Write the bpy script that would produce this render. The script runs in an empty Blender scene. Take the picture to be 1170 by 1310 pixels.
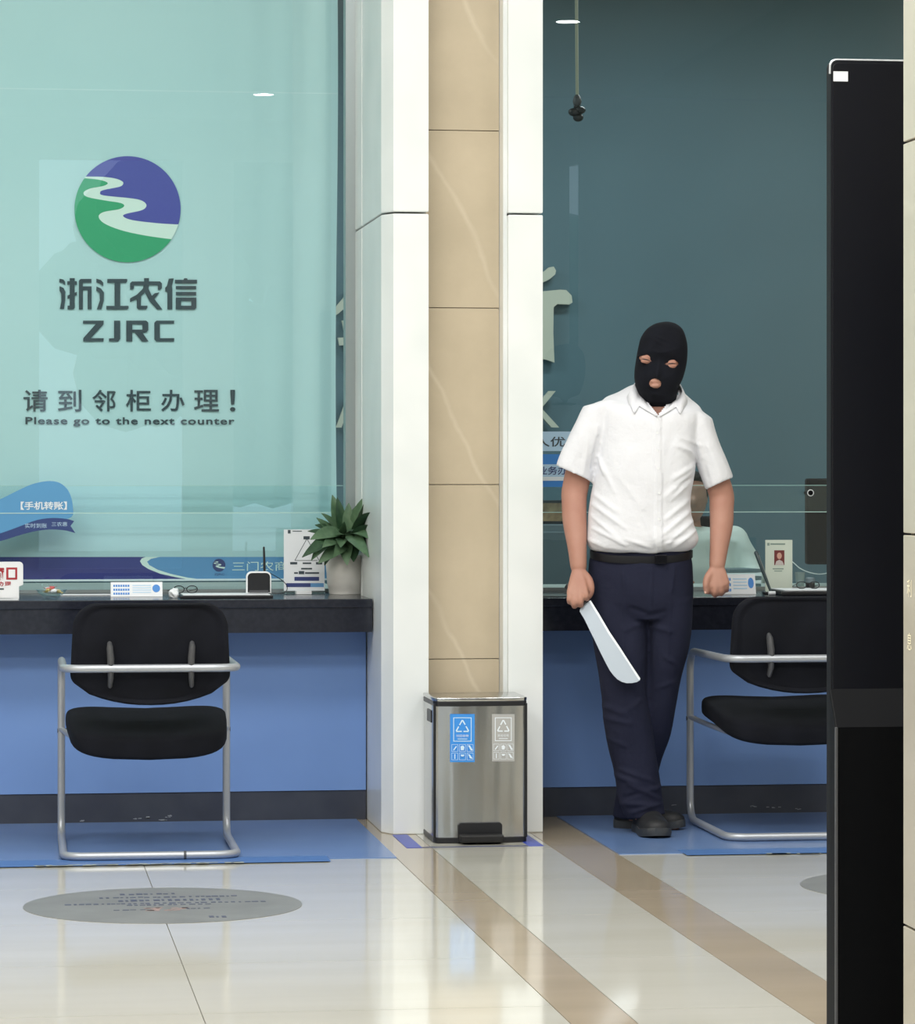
import bpy, bmesh, math, random
from mathutils import Vector, Matrix, noise
PI = math.pi
R = math.radians
random.seed(7)
scene = bpy.context.scene

# ------------------------------------------------------------------ camera
F, CX, CY, YAW, CH = 4300.0, 585.0, 604.0, 0.138, 1.2
cam_d = bpy.data.cameras.new('camera')
cam = bpy.data.objects.new('camera', cam_d)
scene.collection.objects.link(cam)
cam.location = (0, 0, CH)
cam.rotation_euler = (PI / 2, 0, -YAW)
cam_d.sensor_fit = 'HORIZONTAL'
cam_d.sensor_width = 36
cam_d.lens = 36 * F / 1170
cam_d.shift_x = 0
cam_d.shift_y = -(655 - CY) / 1170
cam_d.clip_end = 200
scene.camera = cam

# ------------------------------------------------------------------ world, exposure
w = bpy.data.worlds.new('world')
scene.world = w
w.use_nodes = True
bg = w.node_tree.nodes['Background']
bg.inputs[0].default_value = (0.72, 0.86, 1.0, 1)
bg.inputs[1].default_value = 2.2
scene.view_settings.view_transform = 'Standard'
scene.view_settings.look = 'None'
scene.view_settings.gamma = 1
scene.view_settings.use_curve_mapping = False
scene.view_settings.exposure = -0.48


def area(name, loc, rot, sx, sy, power, col=(1, 1, 1)):
    l = bpy.data.lights.new(name, 'AREA')
    l.shape = 'RECTANGLE'
    l.size, l.size_y = sx, sy
    l.energy = power
    l.color = col
    o = bpy.data.objects.new(name, l)
    scene.collection.objects.link(o)
    o.location = loc
    o.rotation_euler = rot
    return o


# lobby ceiling panels (lamps below the lobby ceiling)
for (x, y, p) in ((-1.7, 8.6, 70), (0.7, 8.8, 80), (3.4, 8.4, 52), (-1.9, 6.2, 100), (0.6, 5.8, 115), (3.4, 5.8, 85), (-1.7, 3.6, 120), (1.0, 3.6, 130)):
    area('ceiling_lamp', (x, y, 4.2), (0, 0, 0), 1.5, 0.9, p, (1.0, 0.995, 0.98))
# small round downlights near the street side
for (x, y) in ((3.9, 1.3), (2.2, -3.4)):
    l = area('downlight', (x, y, 4.27), (0, 0, 0), 0.16, 0.16, 5)
    l.data.shape = 'DISK'
# teller room lamps
area('teller_room_lamp', (0.2, 13.3, 3.35), (0, 0, 0), 1.2, 0.3, 44, (0.93, 1.0, 1.0))
area('teller_room_lamp', (3.0, 13.4, 3.35), (0, 0, 0), 1.2, 0.3, 40, (0.93, 1.0, 1.0))

# ------------------------------------------------------------------ helpers
cT, sT = math.cos(YAW), math.sin(YAW)


def P(px, py, Y):
    """point of the photograph taken back to the plane at depth Y"""
    u = (px - CX) / F
    dx, dy = u * cT + sT, cT - u * sT
    t = Y / dy
    return Vector((dx * t, Y, CH - (py - CY) / F * t))


def XX(px, Y):
    return P(px, CY, Y).x


def ZZ(py, Y, px=585):
    return P(px, py, Y).z


def G(px, py):
    u = (px - CX) / F
    dx, dy = u * cT + sT, cT - u * sT
    t = CH * F / (py - CY)
    return Vector((dx * t, dy * t, 0))


def link(o):
    scene.collection.objects.link(o)
    return o


def mat(name, col, rough=0.5, metal=0.0, spec=0.5, bump=None, noise_col=None, emit=None, coat=0, sheen=0, sss=0, trans=0):
    m = bpy.data.materials.new(name)
    m.use_nodes = True
    nt = m.node_tree
    b = nt.nodes['Principled BSDF']
    b.inputs['Base Color'].default_value = (*col, 1)
    b.inputs['Roughness'].default_value = rough
    b.inputs['Metallic'].default_value = metal
    b.inputs['Specular IOR Level'].default_value = spec
    b.inputs['Coat Weight'].default_value = coat
    b.inputs['Sheen Weight'].default_value = sheen
    b.inputs['Subsurface Weight'].default_value = sss
    if sss:
        b.inputs['Subsurface Radius'].default_value = (0.02, 0.008, 0.004)
        b.inputs['Subsurface Scale'].default_value = 0.5
    b.inputs['Transmission Weight'].default_value = trans
    tc = nt.nodes.new('ShaderNodeTexCoord')
    if noise_col:
        (col2, scale, detail) = noise_col[:3]
        n = nt.nodes.new('ShaderNodeTexNoise')
        n.inputs['Scale'].default_value = scale
        n.inputs['Detail'].default_value = detail
        mp = nt.nodes.new('ShaderNodeMapping')
        if len(noise_col) > 3:
            mp.inputs['Scale'].default_value = noise_col[3]
        nt.links.new(tc.outputs['Object'], mp.inputs[0])
        nt.links.new(mp.outputs[0], n.inputs['Vector'])
        mx = nt.nodes.new('ShaderNodeMix')
        mx.data_type = 'RGBA'
        rp = nt.nodes.new('ShaderNodeValToRGB')
        rp.color_ramp.elements[0].position = 0.35
        rp.color_ramp.elements[1].position = 0.68
        nt.links.new(n.outputs[0], rp.inputs[0])
        nt.links.new(rp.outputs[0], mx.inputs['Factor'])
        mx.inputs['A'].default_value = (*col, 1)
        mx.inputs['B'].default_value = (*col2, 1)
        nt.links.new(mx.outputs['Result'], b.inputs['Base Color'])
    if bump:
        (scale, strength, dist) = bump[:3]
        n2 = nt.nodes.new('ShaderNodeTexNoise')
        n2.inputs['Scale'].default_value = scale
        n2.inputs['Detail'].default_value = 4
        bp = nt.nodes.new('ShaderNodeBump')
        bp.inputs['Strength'].default_value = strength
        bp.inputs['Distance'].default_value = dist
        nt.links.new(tc.outputs['Object'], n2.inputs['Vector'])
        nt.links.new(n2.outputs[0], bp.inputs['Height'])
        nt.links.new(bp.outputs[0], b.inputs['Normal'])
    if emit:
        b.inputs['Emission Color'].default_value = (*emit[0], 1)
        b.inputs['Emission Strength'].default_value = emit[1]
    return m


def srgb(r, g, b):
    return tuple((c / 255 / 12.92) if c / 255 <= 0.04045 else ((c / 255 + 0.055) / 1.055) ** 2.4 for c in (r, g, b))


def glass_mat(name, tint, ior=1.5, boost=1.35):
    m = bpy.data.materials.new(name)
    m.use_nodes = True
    nt = m.node_tree
    nt.nodes.remove(nt.nodes['Principled BSDF'])
    out = nt.nodes['Material Output']
    tr = nt.nodes.new('ShaderNodeBsdfTransparent')
    tr.inputs[0].default_value = (*tint, 1)
    gl = nt.nodes.new('ShaderNodeBsdfGlossy')
    gl.inputs['Roughness'].default_value = 0.0
    gl.inputs['Color'].default_value = (0.92, 1.0, 1.0, 1)
    fr = nt.nodes.new('ShaderNodeFresnel')
    fr.inputs[0].default_value = ior
    mu = nt.nodes.new('ShaderNodeMath')
    mu.operation = 'MULTIPLY'
    mu.inputs[1].default_value = boost
    # the same reflectance from either side of the sheet
    geo = nt.nodes.new('ShaderNodeNewGeometry')
    ix = nt.nodes.new('ShaderNodeMix')
    ix.inputs['A'].default_value = ior
    ix.inputs['B'].default_value = 1 / ior
    nt.links.new(geo.outputs['Backfacing'], ix.inputs['Factor'])
    nt.links.new(ix.outputs['Result'], fr.inputs[0])
    mx = nt.nodes.new('ShaderNodeMixShader')
    nt.links.new(fr.outputs[0], mu.inputs[0])
    nt.links.new(mu.outputs[0], mx.inputs[0])
    nt.links.new(tr.outputs[0], mx.inputs[1])
    nt.links.new(gl.outputs[0], mx.inputs[2])
    nt.links.new(mx.outputs[0], out.inputs[0])
    return m


class MB:
    def __init__(s):
        s.bm = bmesh.new()

    def box(s, x0, x1, y0, y1, z0, z1, bev=0, seg=2):
        c = [(x0, y0, z0), (x1, y0, z0), (x1, y1, z0), (x0, y1, z0), (x0, y0, z1), (x1, y0, z1), (x1, y1, z1), (x0, y1, z1)]
        v = [s.bm.verts.new(p) for p in c]
        fs = [s.bm.faces.new([v[i] for i in f]) for f in
              ((0, 3, 2, 1), (4, 5, 6, 7), (0, 1, 5, 4), (1, 2, 6, 5), (2, 3, 7, 6), (3, 0, 4, 7))]
        if bev:
            es = set(e for f in fs for e in f.edges)
            bmesh.ops.bevel(s.bm, geom=list(es), offset=bev, segments=seg, profile=0.5, affect='EDGES')
        return s

    def prism(s, pts, d, axis='y', off=0.0, bev=0):
        """polygon pts (a,b) extruded from off to off+d along axis; axis y: (x,z), axis z: (x,y), x: (y,z)"""
        def mk(a, b, c):
            return {'y': (a, c, b), 'z': (a, b, c), 'x': (c, a, b)}[axis]
        n = len(pts)
        v0 = [s.bm.verts.new(mk(a, b, off)) for a, b in pts]
        v1 = [s.bm.verts.new(mk(a, b, off + d)) for a, b in pts]
        fs = [s.bm.faces.new(v0), s.bm.faces.new(v1[::-1])]
        for i in range(n):
            fs.append(s.bm.faces.new((v0[i], v1[i], v1[(i + 1) % n], v0[(i + 1) % n])))
        bmesh.ops.recalc_face_normals(s.bm, faces=fs)
        if bev:
            es = set(fs[0].edges) | set(fs[1].edges)
            bmesh.ops.bevel(s.bm, geom=list(es), offset=bev, segments=2, profile=0.5, affect='EDGES')
        return s

    def poly(s, pts):
        s.bm.faces.new([s.bm.verts.new(p) for p in pts])
        return s

    def rings(s, rs, cap=True, closed=False):
        """rs: list of rings (lists of points of one length)"""
        vs = [[s.bm.verts.new(p) for p in r] for r in rs]
        n = len(vs[0])
        m = len(vs)
        fs = []
        for i in range(m if closed else m - 1):
            a, b = vs[i], vs[(i + 1) % m]
            for j in range(n):
                fs.append(s.bm.faces.new((a[j], a[(j + 1) % n], b[(j + 1) % n], b[j])))
        if cap and not closed:
            fs.append(s.bm.faces.new(vs[0][::-1]))
            fs.append(s.bm.faces.new(vs[-1]))
        bmesh.ops.recalc_face_normals(s.bm, faces=fs)
        return s

    def tube(s, pts, rad, n=12, cap=True, flat=1.0, closed=False):
        pts = [Vector(p) for p in pts]
        if not isinstance(rad, (list, tuple)):
            rad = [rad] * len(pts)
        rs = []
        prev = None
        m = len(pts)
        for i, p in enumerate(pts):
            if closed:
                t = pts[(i + 1) % m] - pts[i - 1]
            else:
                t = pts[min(i + 1, m - 1)] - pts[max(i - 1, 0)]
            t.normalize()
            if prev is None:
                a = Vector((0, 0, 1)) if abs(t.z) < 0.9 else Vector((1, 0, 0))
                u = (a - t * a.dot(t)).normalized()
            else:
                u = (prev - t * prev.dot(t)).normalized()
            prev = u
            v = t.cross(u)
            rs.append([p + (u * math.cos(k * 2 * PI / n) + v * math.sin(k * 2 * PI / n) * flat) * rad[i] for k in range(n)])
        return s.rings(rs, cap, closed)

    def lathe(s, prof, c=(0, 0, 0), n=32, cap=True):
        return s.rings([[(c[0] + r * math.cos(k * 2 * PI / n), c[1] + r * math.sin(k * 2 * PI / n), c[2] + z) for k in range(n)]
                        for r, z in prof], cap)

    def ball(s, c, r, sc=(1, 1, 1), n=16, M=None):
        mtx = Matrix.Translation(c) @ (M or Matrix()) @ Matrix.Diagonal((*sc, 1))
        bmesh.ops.create_uvsphere(s.bm, u_segments=n, v_segments=max(6, n // 2), radius=r, matrix=mtx)
        return s

    def mesh(s, name):
        me = bpy.data.meshes.new(name)
        s.bm.to_mesh(me)
        s.bm.free()
        return me

    def build(s, name, m, parent=None, smooth=False, angle=40):
        me = s.mesh(name)
        return mkobj(name, me, m, parent, smooth, angle)


def mkobj(name, me, m, parent=None, smooth=False, angle=40):
    o = bpy.data.objects.new(name, me)
    if m is not None:
        me.materials.clear()
        me.materials.append(m)
    link(o)
    if parent is not None:
        o.parent = parent
        # meshes are written in world space unless the parent has its own frame
    if smooth:
        me.polygons.foreach_set('use_smooth', [True] * len(me.polygons))
        if angle < 180:
            me.set_sharp_from_angle(angle=R(angle))
    return o


def tag(o, label=None, cat=None, group=None, kind=None):
    for k, v in (('label', label), ('category', cat), ('group', group), ('kind', kind)):
        if v:
            o[k] = v
    return o


def thing(name, label, cat, loc=(0, 0, 0), rz=0, group=None, kind=None):
    o = bpy.data.objects.new(name, None)
    o.empty_display_size = 0.1
    link(o)
    o.location = loc
    o.rotation_euler = (0, 0, rz)
    return tag(o, label, cat, group, kind)


def recenter(o, loc):
    """give a world-space mesh an origin at loc"""
    loc = Vector(loc)
    o.data.transform(Matrix.Translation(-loc))
    o.location = loc
    return o


def text_mesh(body, size, bold=0.0, space=1.0, align='CENTER', ext=0.0):
    c = bpy.data.curves.new('text', 'FONT')
    c.body = body
    c.size = size
    c.offset = bold * size
    c.space_character = space
    c.align_x = align
    c.align_y = 'CENTER'
    c.extrude = ext
    c.resolution_u = 3
    o = bpy.data.objects.new('text', c)
    link(o)
    bpy.context.view_layer.update()
    dg = bpy.context.evaluated_depsgraph_get()
    me = bpy.data.meshes.new_from_object(o.evaluated_get(dg))
    bpy.data.objects.remove(o)
    return me


def text(name, body, size, loc, rot, m, parent=None, bold=0.0, space=1.0, align='CENTER', ext=0.0, fit=None, h=None):
    """fit = wanted width, h = wanted height of the ink"""
    me = text_mesh(body, size, bold, space, align, ext)
    xs = [v.co.x for v in me.vertices]
    ys = [v.co.y for v in me.vertices]
    sx = sy = 1
    if fit:
        sx = fit / (max(xs) - min(xs))
    if h:
        sy = h / (max(ys) - min(ys))
    elif fit:
        sy = sx
    cx, cy = ((max(xs) + min(xs)) / 2, (max(ys) + min(ys)) / 2) if fit else (0, (max(ys) + min(ys)) / 2)
    me.transform(Matrix.Diagonal((sx, sy, 1, 1)) @ Matrix.Translation((-cx, -cy, 0)))
    from mathutils import Euler
    me.transform(Matrix.Translation(loc) @ Euler(rot).to_matrix().to_4x4())
    return mkobj(name, me, m, parent)


WALLROT = (PI / 2, 0, 0)     # text standing upright facing the camera side (-y)

# ------------------------------------------------------------------ materials
M = {}
M['white_paint'] = mat('white_paint', srgb(240, 243, 242), 0.32, noise_col=(srgb(228, 233, 232), 3, 2), coat=0.15)
M['ceiling'] = mat('ceiling_paint', srgb(235, 235, 232), 0.8)
M['lobby_wall'] = mat('lobby_wall', srgb(214, 208, 196), 0.6)
M['blue_panel'] = mat('blue_panel', srgb(116, 150, 204), 0.42, noise_col=(srgb(110, 143, 197), 1.5, 2))
M['kick'] = mat('kick_panel', srgb(52, 56, 68), 0.4, noise_col=(srgb(62, 66, 76), 8, 4))
M['scuff'] = mat('scuff', srgb(150, 155, 162), 0.8)
M['black_stone'] = mat('black_stone', srgb(28, 31, 41), 0.16, noise_col=(srgb(38, 40, 50), 60, 6))
M['mat_blue'] = mat('floor_vinyl_blue', srgb(104, 132, 180), 0.22, noise_col=(srgb(110, 137, 182), 2.5, 3))
M['mat_edge'] = mat('vinyl_edge_blue', srgb(78, 118, 178), 0.3)
M['worn'] = mat('worn_print', srgb(176, 182, 170), 0.6)
M['tape_blue'] = mat('tape_blue', srgb(52, 72, 172), 0.35)
M['tape_dark'] = mat('tape_dark', srgb(78, 84, 110), 0.35)
M['grout'] = mat('grout', srgb(120, 116, 108), 0.8)
M['grey_decal'] = mat('grey_decal', srgb(128, 130, 130), 0.45, noise_col=(srgb(116, 118, 118), 6, 3))
M['decal_ink'] = mat('decal_ink', srgb(74, 80, 102), 0.5)
M['decal_red'] = mat('decal_red', srgb(158, 136, 132), 0.5)
M['tube'] = mat('silver_tube', srgb(178, 182, 188), 0.36, 0.45, bump=(200, 0.05, 0.001))
M['black_fabric'] = mat('black_fabric', srgb(14, 16, 23), 0.95, spec=0.25, bump=(900, 0.5, 0.002), noise_col=(srgb(20, 22, 30), 12, 4))
M['black_plastic'] = mat('black_plastic', srgb(24, 25, 29), 0.4)
M['grey_plastic'] = mat('grey_plastic', srgb(74, 75, 78), 0.5)
M['white_plastic'] = mat('white_plastic', srgb(236, 238, 240), 0.4)
M['white_print'] = mat('white_print', srgb(232, 240, 246), 0.5)
M['card'] = mat('white_card', srgb(236, 240, 244), 0.5)
M['steel_frame'] = mat('steel_frame', srgb(160, 168, 168), 0.3, 0.7)
M['glass'] = glass_mat('tinted_glass', (0.85, 0.94, 0.945))
M['clear'] = glass_mat('clear_acrylic', (0.96, 0.98, 0.98))
M['glass_edge'] = mat('glass_edge', srgb(190, 222, 216), 0.2)
M['blind'] = mat('blind_fabric', srgb(196, 226, 228), 0.75, noise_col=(srgb(202, 229, 231), 0.9, 2), bump=(500, 0.1, 0.001))
M['ink'] = mat('ink_dark', srgb(62, 74, 82), 0.6)
M['ink_green'] = mat('ink_green', srgb(60, 170, 120), 0.6)
M['ink_purple'] = mat('ink_purple', srgb(84, 84, 172), 0.6)
M['ink_river'] = mat('ink_river', srgb(232, 246, 236), 0.6)
M['band_dark'] = mat('band_dark', srgb(56, 58, 130), 0.6)
M['band_light'] = mat('band_light', srgb(98, 152, 200), 0.6)
M['navy'] = mat('ink_navy', srgb(52, 64, 120), 0.5)
M['bubble'] = mat('sticker_blue', srgb(92, 158, 206), 0.4)
M['bubble_ribbon'] = mat('sticker_navy', srgb(52, 72, 128), 0.4)
M['red'] = mat('ink_red', srgb(170, 40, 52), 0.5)
M['blue_ink'] = mat('blue_ink', srgb(62, 136, 214), 0.5)
M['pale_blue'] = mat('pale_blue', srgb(186, 218, 242), 0.5)
M['skin'] = mat('skin', srgb(182, 136, 118), 0.55, sss=0.06, noise_col=(srgb(172, 122, 104), 9, 3), bump=(150, 0.15, 0.001))
M['shirt'] = mat('shirt_cloth', srgb(230, 231, 236), 0.8, bump=(24, 0.5, 0.010))
M['trouser'] = mat('trouser_cloth', srgb(25, 28, 48), 0.9, spec=0.3, bump=(30, 0.4, 0.008), noise_col=(srgb(31, 34, 54), 8, 4))
M['knit'] = mat('black_knit', srgb(16, 18, 25), 0.95, spec=0.2, bump=(700, 0.4, 0.001), noise_col=(srgb(23, 25, 33), 20, 3))
M['shoe'] = mat('shoe_leather', srgb(30, 31, 34), 0.6, bump=(90, 0.3, 0.002))
M['sole'] = mat('shoe_sole', srgb(52, 55, 58), 0.6)
M['belt'] = mat('belt_leather', srgb(15, 16, 22), 0.5, spec=0.3)
M['blade'] = mat('blade_steel', srgb(172, 182, 192), 0.4, 0.3, bump=(40, 0.08, 0.001))
M['blade_edge'] = mat('blade_edge', srgb(222, 228, 232), 0.3, 0.2)
M['leaf'] = mat('leaf', srgb(70, 100, 72), 0.4, noise_col=(srgb(96, 124, 92), 30, 3))
M['leaf_dark'] = mat('leaf_dark', srgb(38, 66, 46), 0.4, noise_col=(srgb(60, 90, 60), 30, 3))
M['pot'] = mat('pot_glaze', srgb(214, 212, 206), 0.35)
M['soil'] = mat('soil', srgb(60, 48, 38), 0.9)
M['screen_black'] = mat('kiosk_black', srgb(12, 14, 22), 0.32, spec=0.3)
M['kiosk_body'] = mat('kiosk_body', srgb(4, 5, 8), 0.55, spec=0.12)
M['back_wall'] = mat('teller_wall', srgb(98, 128, 140), 0.6, noise_col=(srgb(88, 116, 128), 0.8, 2))
M['cabinet'] = mat('cabinet_grey', srgb(104, 120, 126), 0.5)
M['sign_gold'] = mat('sign_letters', srgb(214, 216, 200), 0.4)
M['hair'] = mat('hair', srgb(20, 18, 20), 0.6)
M['blouse'] = mat('blouse', srgb(214, 226, 220), 0.8, bump=(20, 0.4, 0.006))


def marble(name, base, vein, scale=1.0, grain=None):
    m = bpy.data.materials.new(name)
    m.use_nodes = True
    nt = m.node_tree
    b = nt.nodes['Principled BSDF']
    b.inputs['Roughness'].default_value = 0.22
    g = nt.nodes.new('ShaderNodeNewGeometry')
    n = nt.nodes.new('ShaderNodeTexNoise')
    n.inputs['Scale'].default_value = 3.2 * scale
    n.inputs['Detail'].default_value = 8
    n.inputs['Roughness'].default_value = 0.6
    nt.links.new(g.outputs['Position'], n.inputs['Vector'])
    # thin slanted veins, roughly parallel, broken up by noise
    sx = nt.nodes.new('ShaderNodeSeparateXYZ')
    nt.links.new(g.outputs['Position'], sx.inputs[0])
    n2 = nt.nodes.new('ShaderNodeTexNoise')
    n2.inputs['Scale'].default_value = 4.0
    n2.inputs['Detail'].default_value = 6
    nt.links.new(g.outputs['Position'], n2.inputs['Vector'])

    def mth(op, a, b=None):
        q = nt.nodes.new('ShaderNodeMath')
        q.operation = op
        for k, v in enumerate((a, b)):
            if v is None:
                continue
            if isinstance(v, (int, float)):
                q.inputs[k].default_value = v
            else:
                nt.links.new(v, q.inputs[k])
        return q.outputs[0]
    v0 = mth('ADD', mth('ADD', sx.outputs['X'], mth('MULTIPLY', sx.outputs['Z'], 0.5)), mth('MULTIPLY', n2.outputs[0], 0.10))
    p0 = P(604, 300, 11.17)
    v1 = mth('FRACT', mth('ADD', mth('MULTIPLY', mth('SUBTRACT', v0, p0.x + 0.5 * p0.z + 0.05), 1 / 0.37), 10.5))
    a_out = mth('ABSOLUTE', mth('SUBTRACT', v1, 0.5))
    r = nt.nodes.new('ShaderNodeValToRGB')
    r.color_ramp.elements[0].position = 0.0
    r.color_ramp.elements[0].color = (1, 1, 1, 1)
    r.color_ramp.elements[1].position = 0.035
    r.color_ramp.elements[1].color = (0, 0, 0, 1)
    nt.links.new(a_out, r.inputs[0])
    n3 = nt.nodes.new('ShaderNodeTexNoise')
    n3.inputs['Scale'].default_value = 2.3
    nt.links.new(g.outputs['Position'], n3.inputs['Vector'])
    vm = mth('MULTIPLY', r.outputs[0], mth('MULTIPLY', mth('SUBTRACT', n3.outputs[0], 0.30), 2.4))
    r0 = nt.nodes.new('ShaderNodeValToRGB')
    e = r0.color_ramp.elements
    e[0].position = 0.3
    e[1].position = 0.72
    e[0].color = (*base, 1)
    e[1].color = (*[min(1, c * 1.16 + 0.01) for c in base], 1)
    nt.links.new(n.outputs[0], r0.inputs[0])
    mx = nt.nodes.new('ShaderNodeMix')
    mx.data_type = 'RGBA'
    nt.links.new(vm, mx.inputs['Factor'])
    mx.clamp_factor = True
    nt.links.new(r0.outputs[0], mx.inputs['A'])
    mx.inputs['B'].default_value = (*vein, 1)
    nt.links.new(mx.outputs['Result'], b.inputs['Base Color'])
    return m


M['tan'] = marble('tan_marble', srgb(190, 176, 152), srgb(222, 210, 188))
M['tan_wall'] = marble('tan_wall_marble', srgb(172, 166, 152), srgb(188, 182, 168))


def floor_mat(name, c1, c2, rough=0.08):
    m = mat(name, c1, rough, spec=0.5, noise_col=(c2, 1.4, 4, (0.6, 3.0, 1)), coat=0.1)
    m.node_tree.nodes['Principled BSDF'].inputs['Coat Roughness'].default_value = 0.03
    return m


M['tile'] = floor_mat('floor_tile', srgb(205, 203, 193), srgb(198, 196, 184))
M['strip'] = floor_mat('floor_strip', srgb(180, 166, 144), srgb(170, 156, 134), 0.12)

# ------------------------------------------------------------------ the room
D = 11.54           # counter panel plane
YF = 11.34          # counter slab front
YG = 11.95          # glass plane
ZT = 0.77           # counter top height
XL = 1.288          # pillar's left side
LX0, LX1 = -3.2, 5.2
LY0 = -5.7
HC = 4.3

fl = MB().box(LX0 - 0.2, LX1 + 0.2, LY0 - 0.2, 15.0, -0.12, -0.004).build('floor', M['grout'])
tag(fl, kind='structure')


def tile(x0, x1, y0, y1, name, m):
    g = 0.0012
    return MB().box(x0 + g, x1 - g, y0 + g, y1 - g, -0.012, 0.0).build(name, m, fl)


SX = (G(540, 1129).x, G(556, 1088).x, G(708.5, 1086).x, G(712, 1045).x)
S0, S1, S2, S3 = SX
X_LINE = G(185, 1110).x
# left field, centre band and right field of pale tiles, two tan strips
pitch = S0 - X_LINE
yl = []
y = G(250, 1233).y
while y > 1.4:
    y -= 0.76
while y < 11.9:
    yl.append(y)
    y += 0.76
yl = [2.2] + [v for v in yl if v > 2.3] + [12.0]
for a, b in zip(yl[:-1], yl[1:]):
    x = S0
    while x > -1.9:
        tile(x - pitch, x, a, b, 'floor_tile', M['tile'])
        x -= pitch
    x = S3
    while x < 4.6:
        tile(x, x + pitch, a, b, 'floor_tile', M['tile'])
        x += pitch
yc = []
y = G(656, 1172).y
while y > 2.9:
    y -= 0.80
while y < 11.7:
    yc.append(y)
    y += 0.80
yc = [2.2] + [v for v in yc if v > 2.3] + [12.0]
for a, b in zip(yc[:-1], yc[1:]):
    tile(S1, S2, a, b, 'floor_tile', M['tile'])
ys = [2.2, 4.6, 7.0, 9.3, 12.0]
for a, b in zip(ys[:-1], ys[1:]):
    tile(S0, S1, a, b, 'floor_strip', M['strip'])
    tile(S2, S3, a, b, 'floor_strip', M['strip'])
# plain floor slab behind the camera and at the sides
tag(MB().box(LX0, LX1, LY0, 2.2, -0.012, 0.0).build('floor_slab', M['tile'], fl))

# walls and ceiling of the lobby
def struct(mb, name, m, parent=None, smooth=False):
    o = mb.build(name, m, parent, smooth)
    if parent is None:
        tag(o, kind='structure')
    return o


struct(MB().box(LX0 - 0.2, LX0, LY0, 15.0, 0, HC), 'wall_left', M['lobby_wall'])
struct(MB().box(LX1, LX1 + 0.2, LY0, 15.0, 0, HC), 'wall_right', M['lobby_wall'])
struct(MB().box(LX0 - 0.2, LX1 + 0.2, LY0 - 0.2, 12.1, HC, HC + 0.2), 'ceiling', M['ceiling'])
# street facade behind the camera: piers and beams around open glazing
fc = MB()
fc.box(LX0, LX1, LY0 - 0.2, LY0, 0, 0.35)
fc.box(LX0, LX1, LY0 - 0.2, LY0, 3.95, HC)
for x in (LX0 + 0.2, -1.4, 0.2, 1.9, 3.6, LX1 - 0.3):
    fc.box(x - 0.22, x + 0.22, LY0 - 0.2, LY0, 0.35, 3.95)
struct(fc, 'wall_front', M['lobby_wall'])
# trees across the street, seen only as reflections
for i, (x, y, s) in enumerate(((-11.6, -15, 3.1), (-3.8, -16, 3.2), (4.0, -15, 3.1), (11.8, -16, 3.2), (19.6, -15, 3.1))):
    t = thing('street_tree', 'leafy green street tree outside the lobby windows behind the viewer', 'tree', (x, y, -0.3), 0, 'street trees')
    mb = MB()
    rnd = random.Random(i)
    for k in range(110):
        a, b, r = rnd.uniform(0, 6.28), rnd.uniform(-1, 1), s * rnd.uniform(0.5, 1)
        c = (r * math.cos(a) * math.sqrt(1 - b * b), r * math.sin(a) * math.sqrt(1 - b * b), 3.6 + b * r * 0.8)
        mb.ball(c, rnd.uniform(0.35, 0.7), n=6)
    mb.build('crown', M['leaf'], t)
    MB().tube([(0, 0, 0), (0, 0, 3.5)], [0.25, 0.18]).build('trunk', M['soil'], t)
tag(MB().box(-30, 30, -40, -6.2, -0.5, -0.3).build('ground', M['grout']), kind='structure')

# teller room shell
struct(MB().box(LX0 - 0.2, LX1 + 0.2, 15.0, 15.2, 0, 3.6), 'wall_back', M['back_wall'])
struct(MB().box(LX0 - 0.2, LX1 + 0.2, 12.1, 15.2, 3.4, 3.6), 'ceiling_teller', M['ceiling'])
struct(MB().box(LX0, LX1, YG - 0.05, YG + 0.1, 3.4, HC), 'wall_header', M['white_paint'])

# ------------------------------------------------------------------ pillar between the counters
YC = 11.05
xa, xb = P(503, 0, YC).x, P(548, 0, YC).x
xc, xd = P(650, 0, YC).x, P(694, 0, YC).x
YR = YC + 0.12
zj = ZZ(272, YC, 520)
pil = tag(MB().box(xb - 0.06, xc + 0.06, YR + 0.025, 12.2, 0, HC).build('wall_pillar', M['white_paint']), kind='structure')


def slab(p, z0, z1, name='pilaster'):
    return MB().prism(p, z1 - z0, 'z', z0, bev=0.004).build(name, M['white_paint'], pil)


leftp = [(XL, 12.05), (XL, 11.72), (XL + 0.006, 11.715), (XL + 0.006, 11.70), (XL, 11.695), (XL, YC + 0.07), (xa, YC), (xb, YC), (xb, 12.05)]
rightp = [(xc, YC), (xd, YC), (xd, 12.05), (xc, 12.05)]
for p in (leftp, rightp):
    slab(p, 0.0, zj - 0.003)
    slab(p, zj + 0.003, 4.28)
# thin quirk beside the tan inset
MB().box(xc - 0.012, xc, YC + 0.035, YR + 0.05, 0, HC).build('inset_trim', M['white_paint'], pil)
zt = [0.0] + [ZZ(v, YR, 595) for v in (843, 620, 394, 167)]
zt += [zt[-1] + 0.6, zt[-1] + 1.2, HC]
for z0, z1 in zip(zt[:-1], zt[1:]):
    MB().box(xb + 0.001, xc - 0.013, YR, YR + 0.03, z0 + 0.0012, z1 - 0.0012, bev=0.001, seg=1).build('marble_tile', M['tan'], pil)
# grey frame between glass and pillar
tag(MB().box(XX(441, YG), XL + 0.01, YG - 0.03, YG + 0.05, ZT, 3.4).build('trim_1', M['steel_frame']), kind='structure')

# ------------------------------------------------------------------ counters
xR = xd
GAP = 0.004


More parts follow.
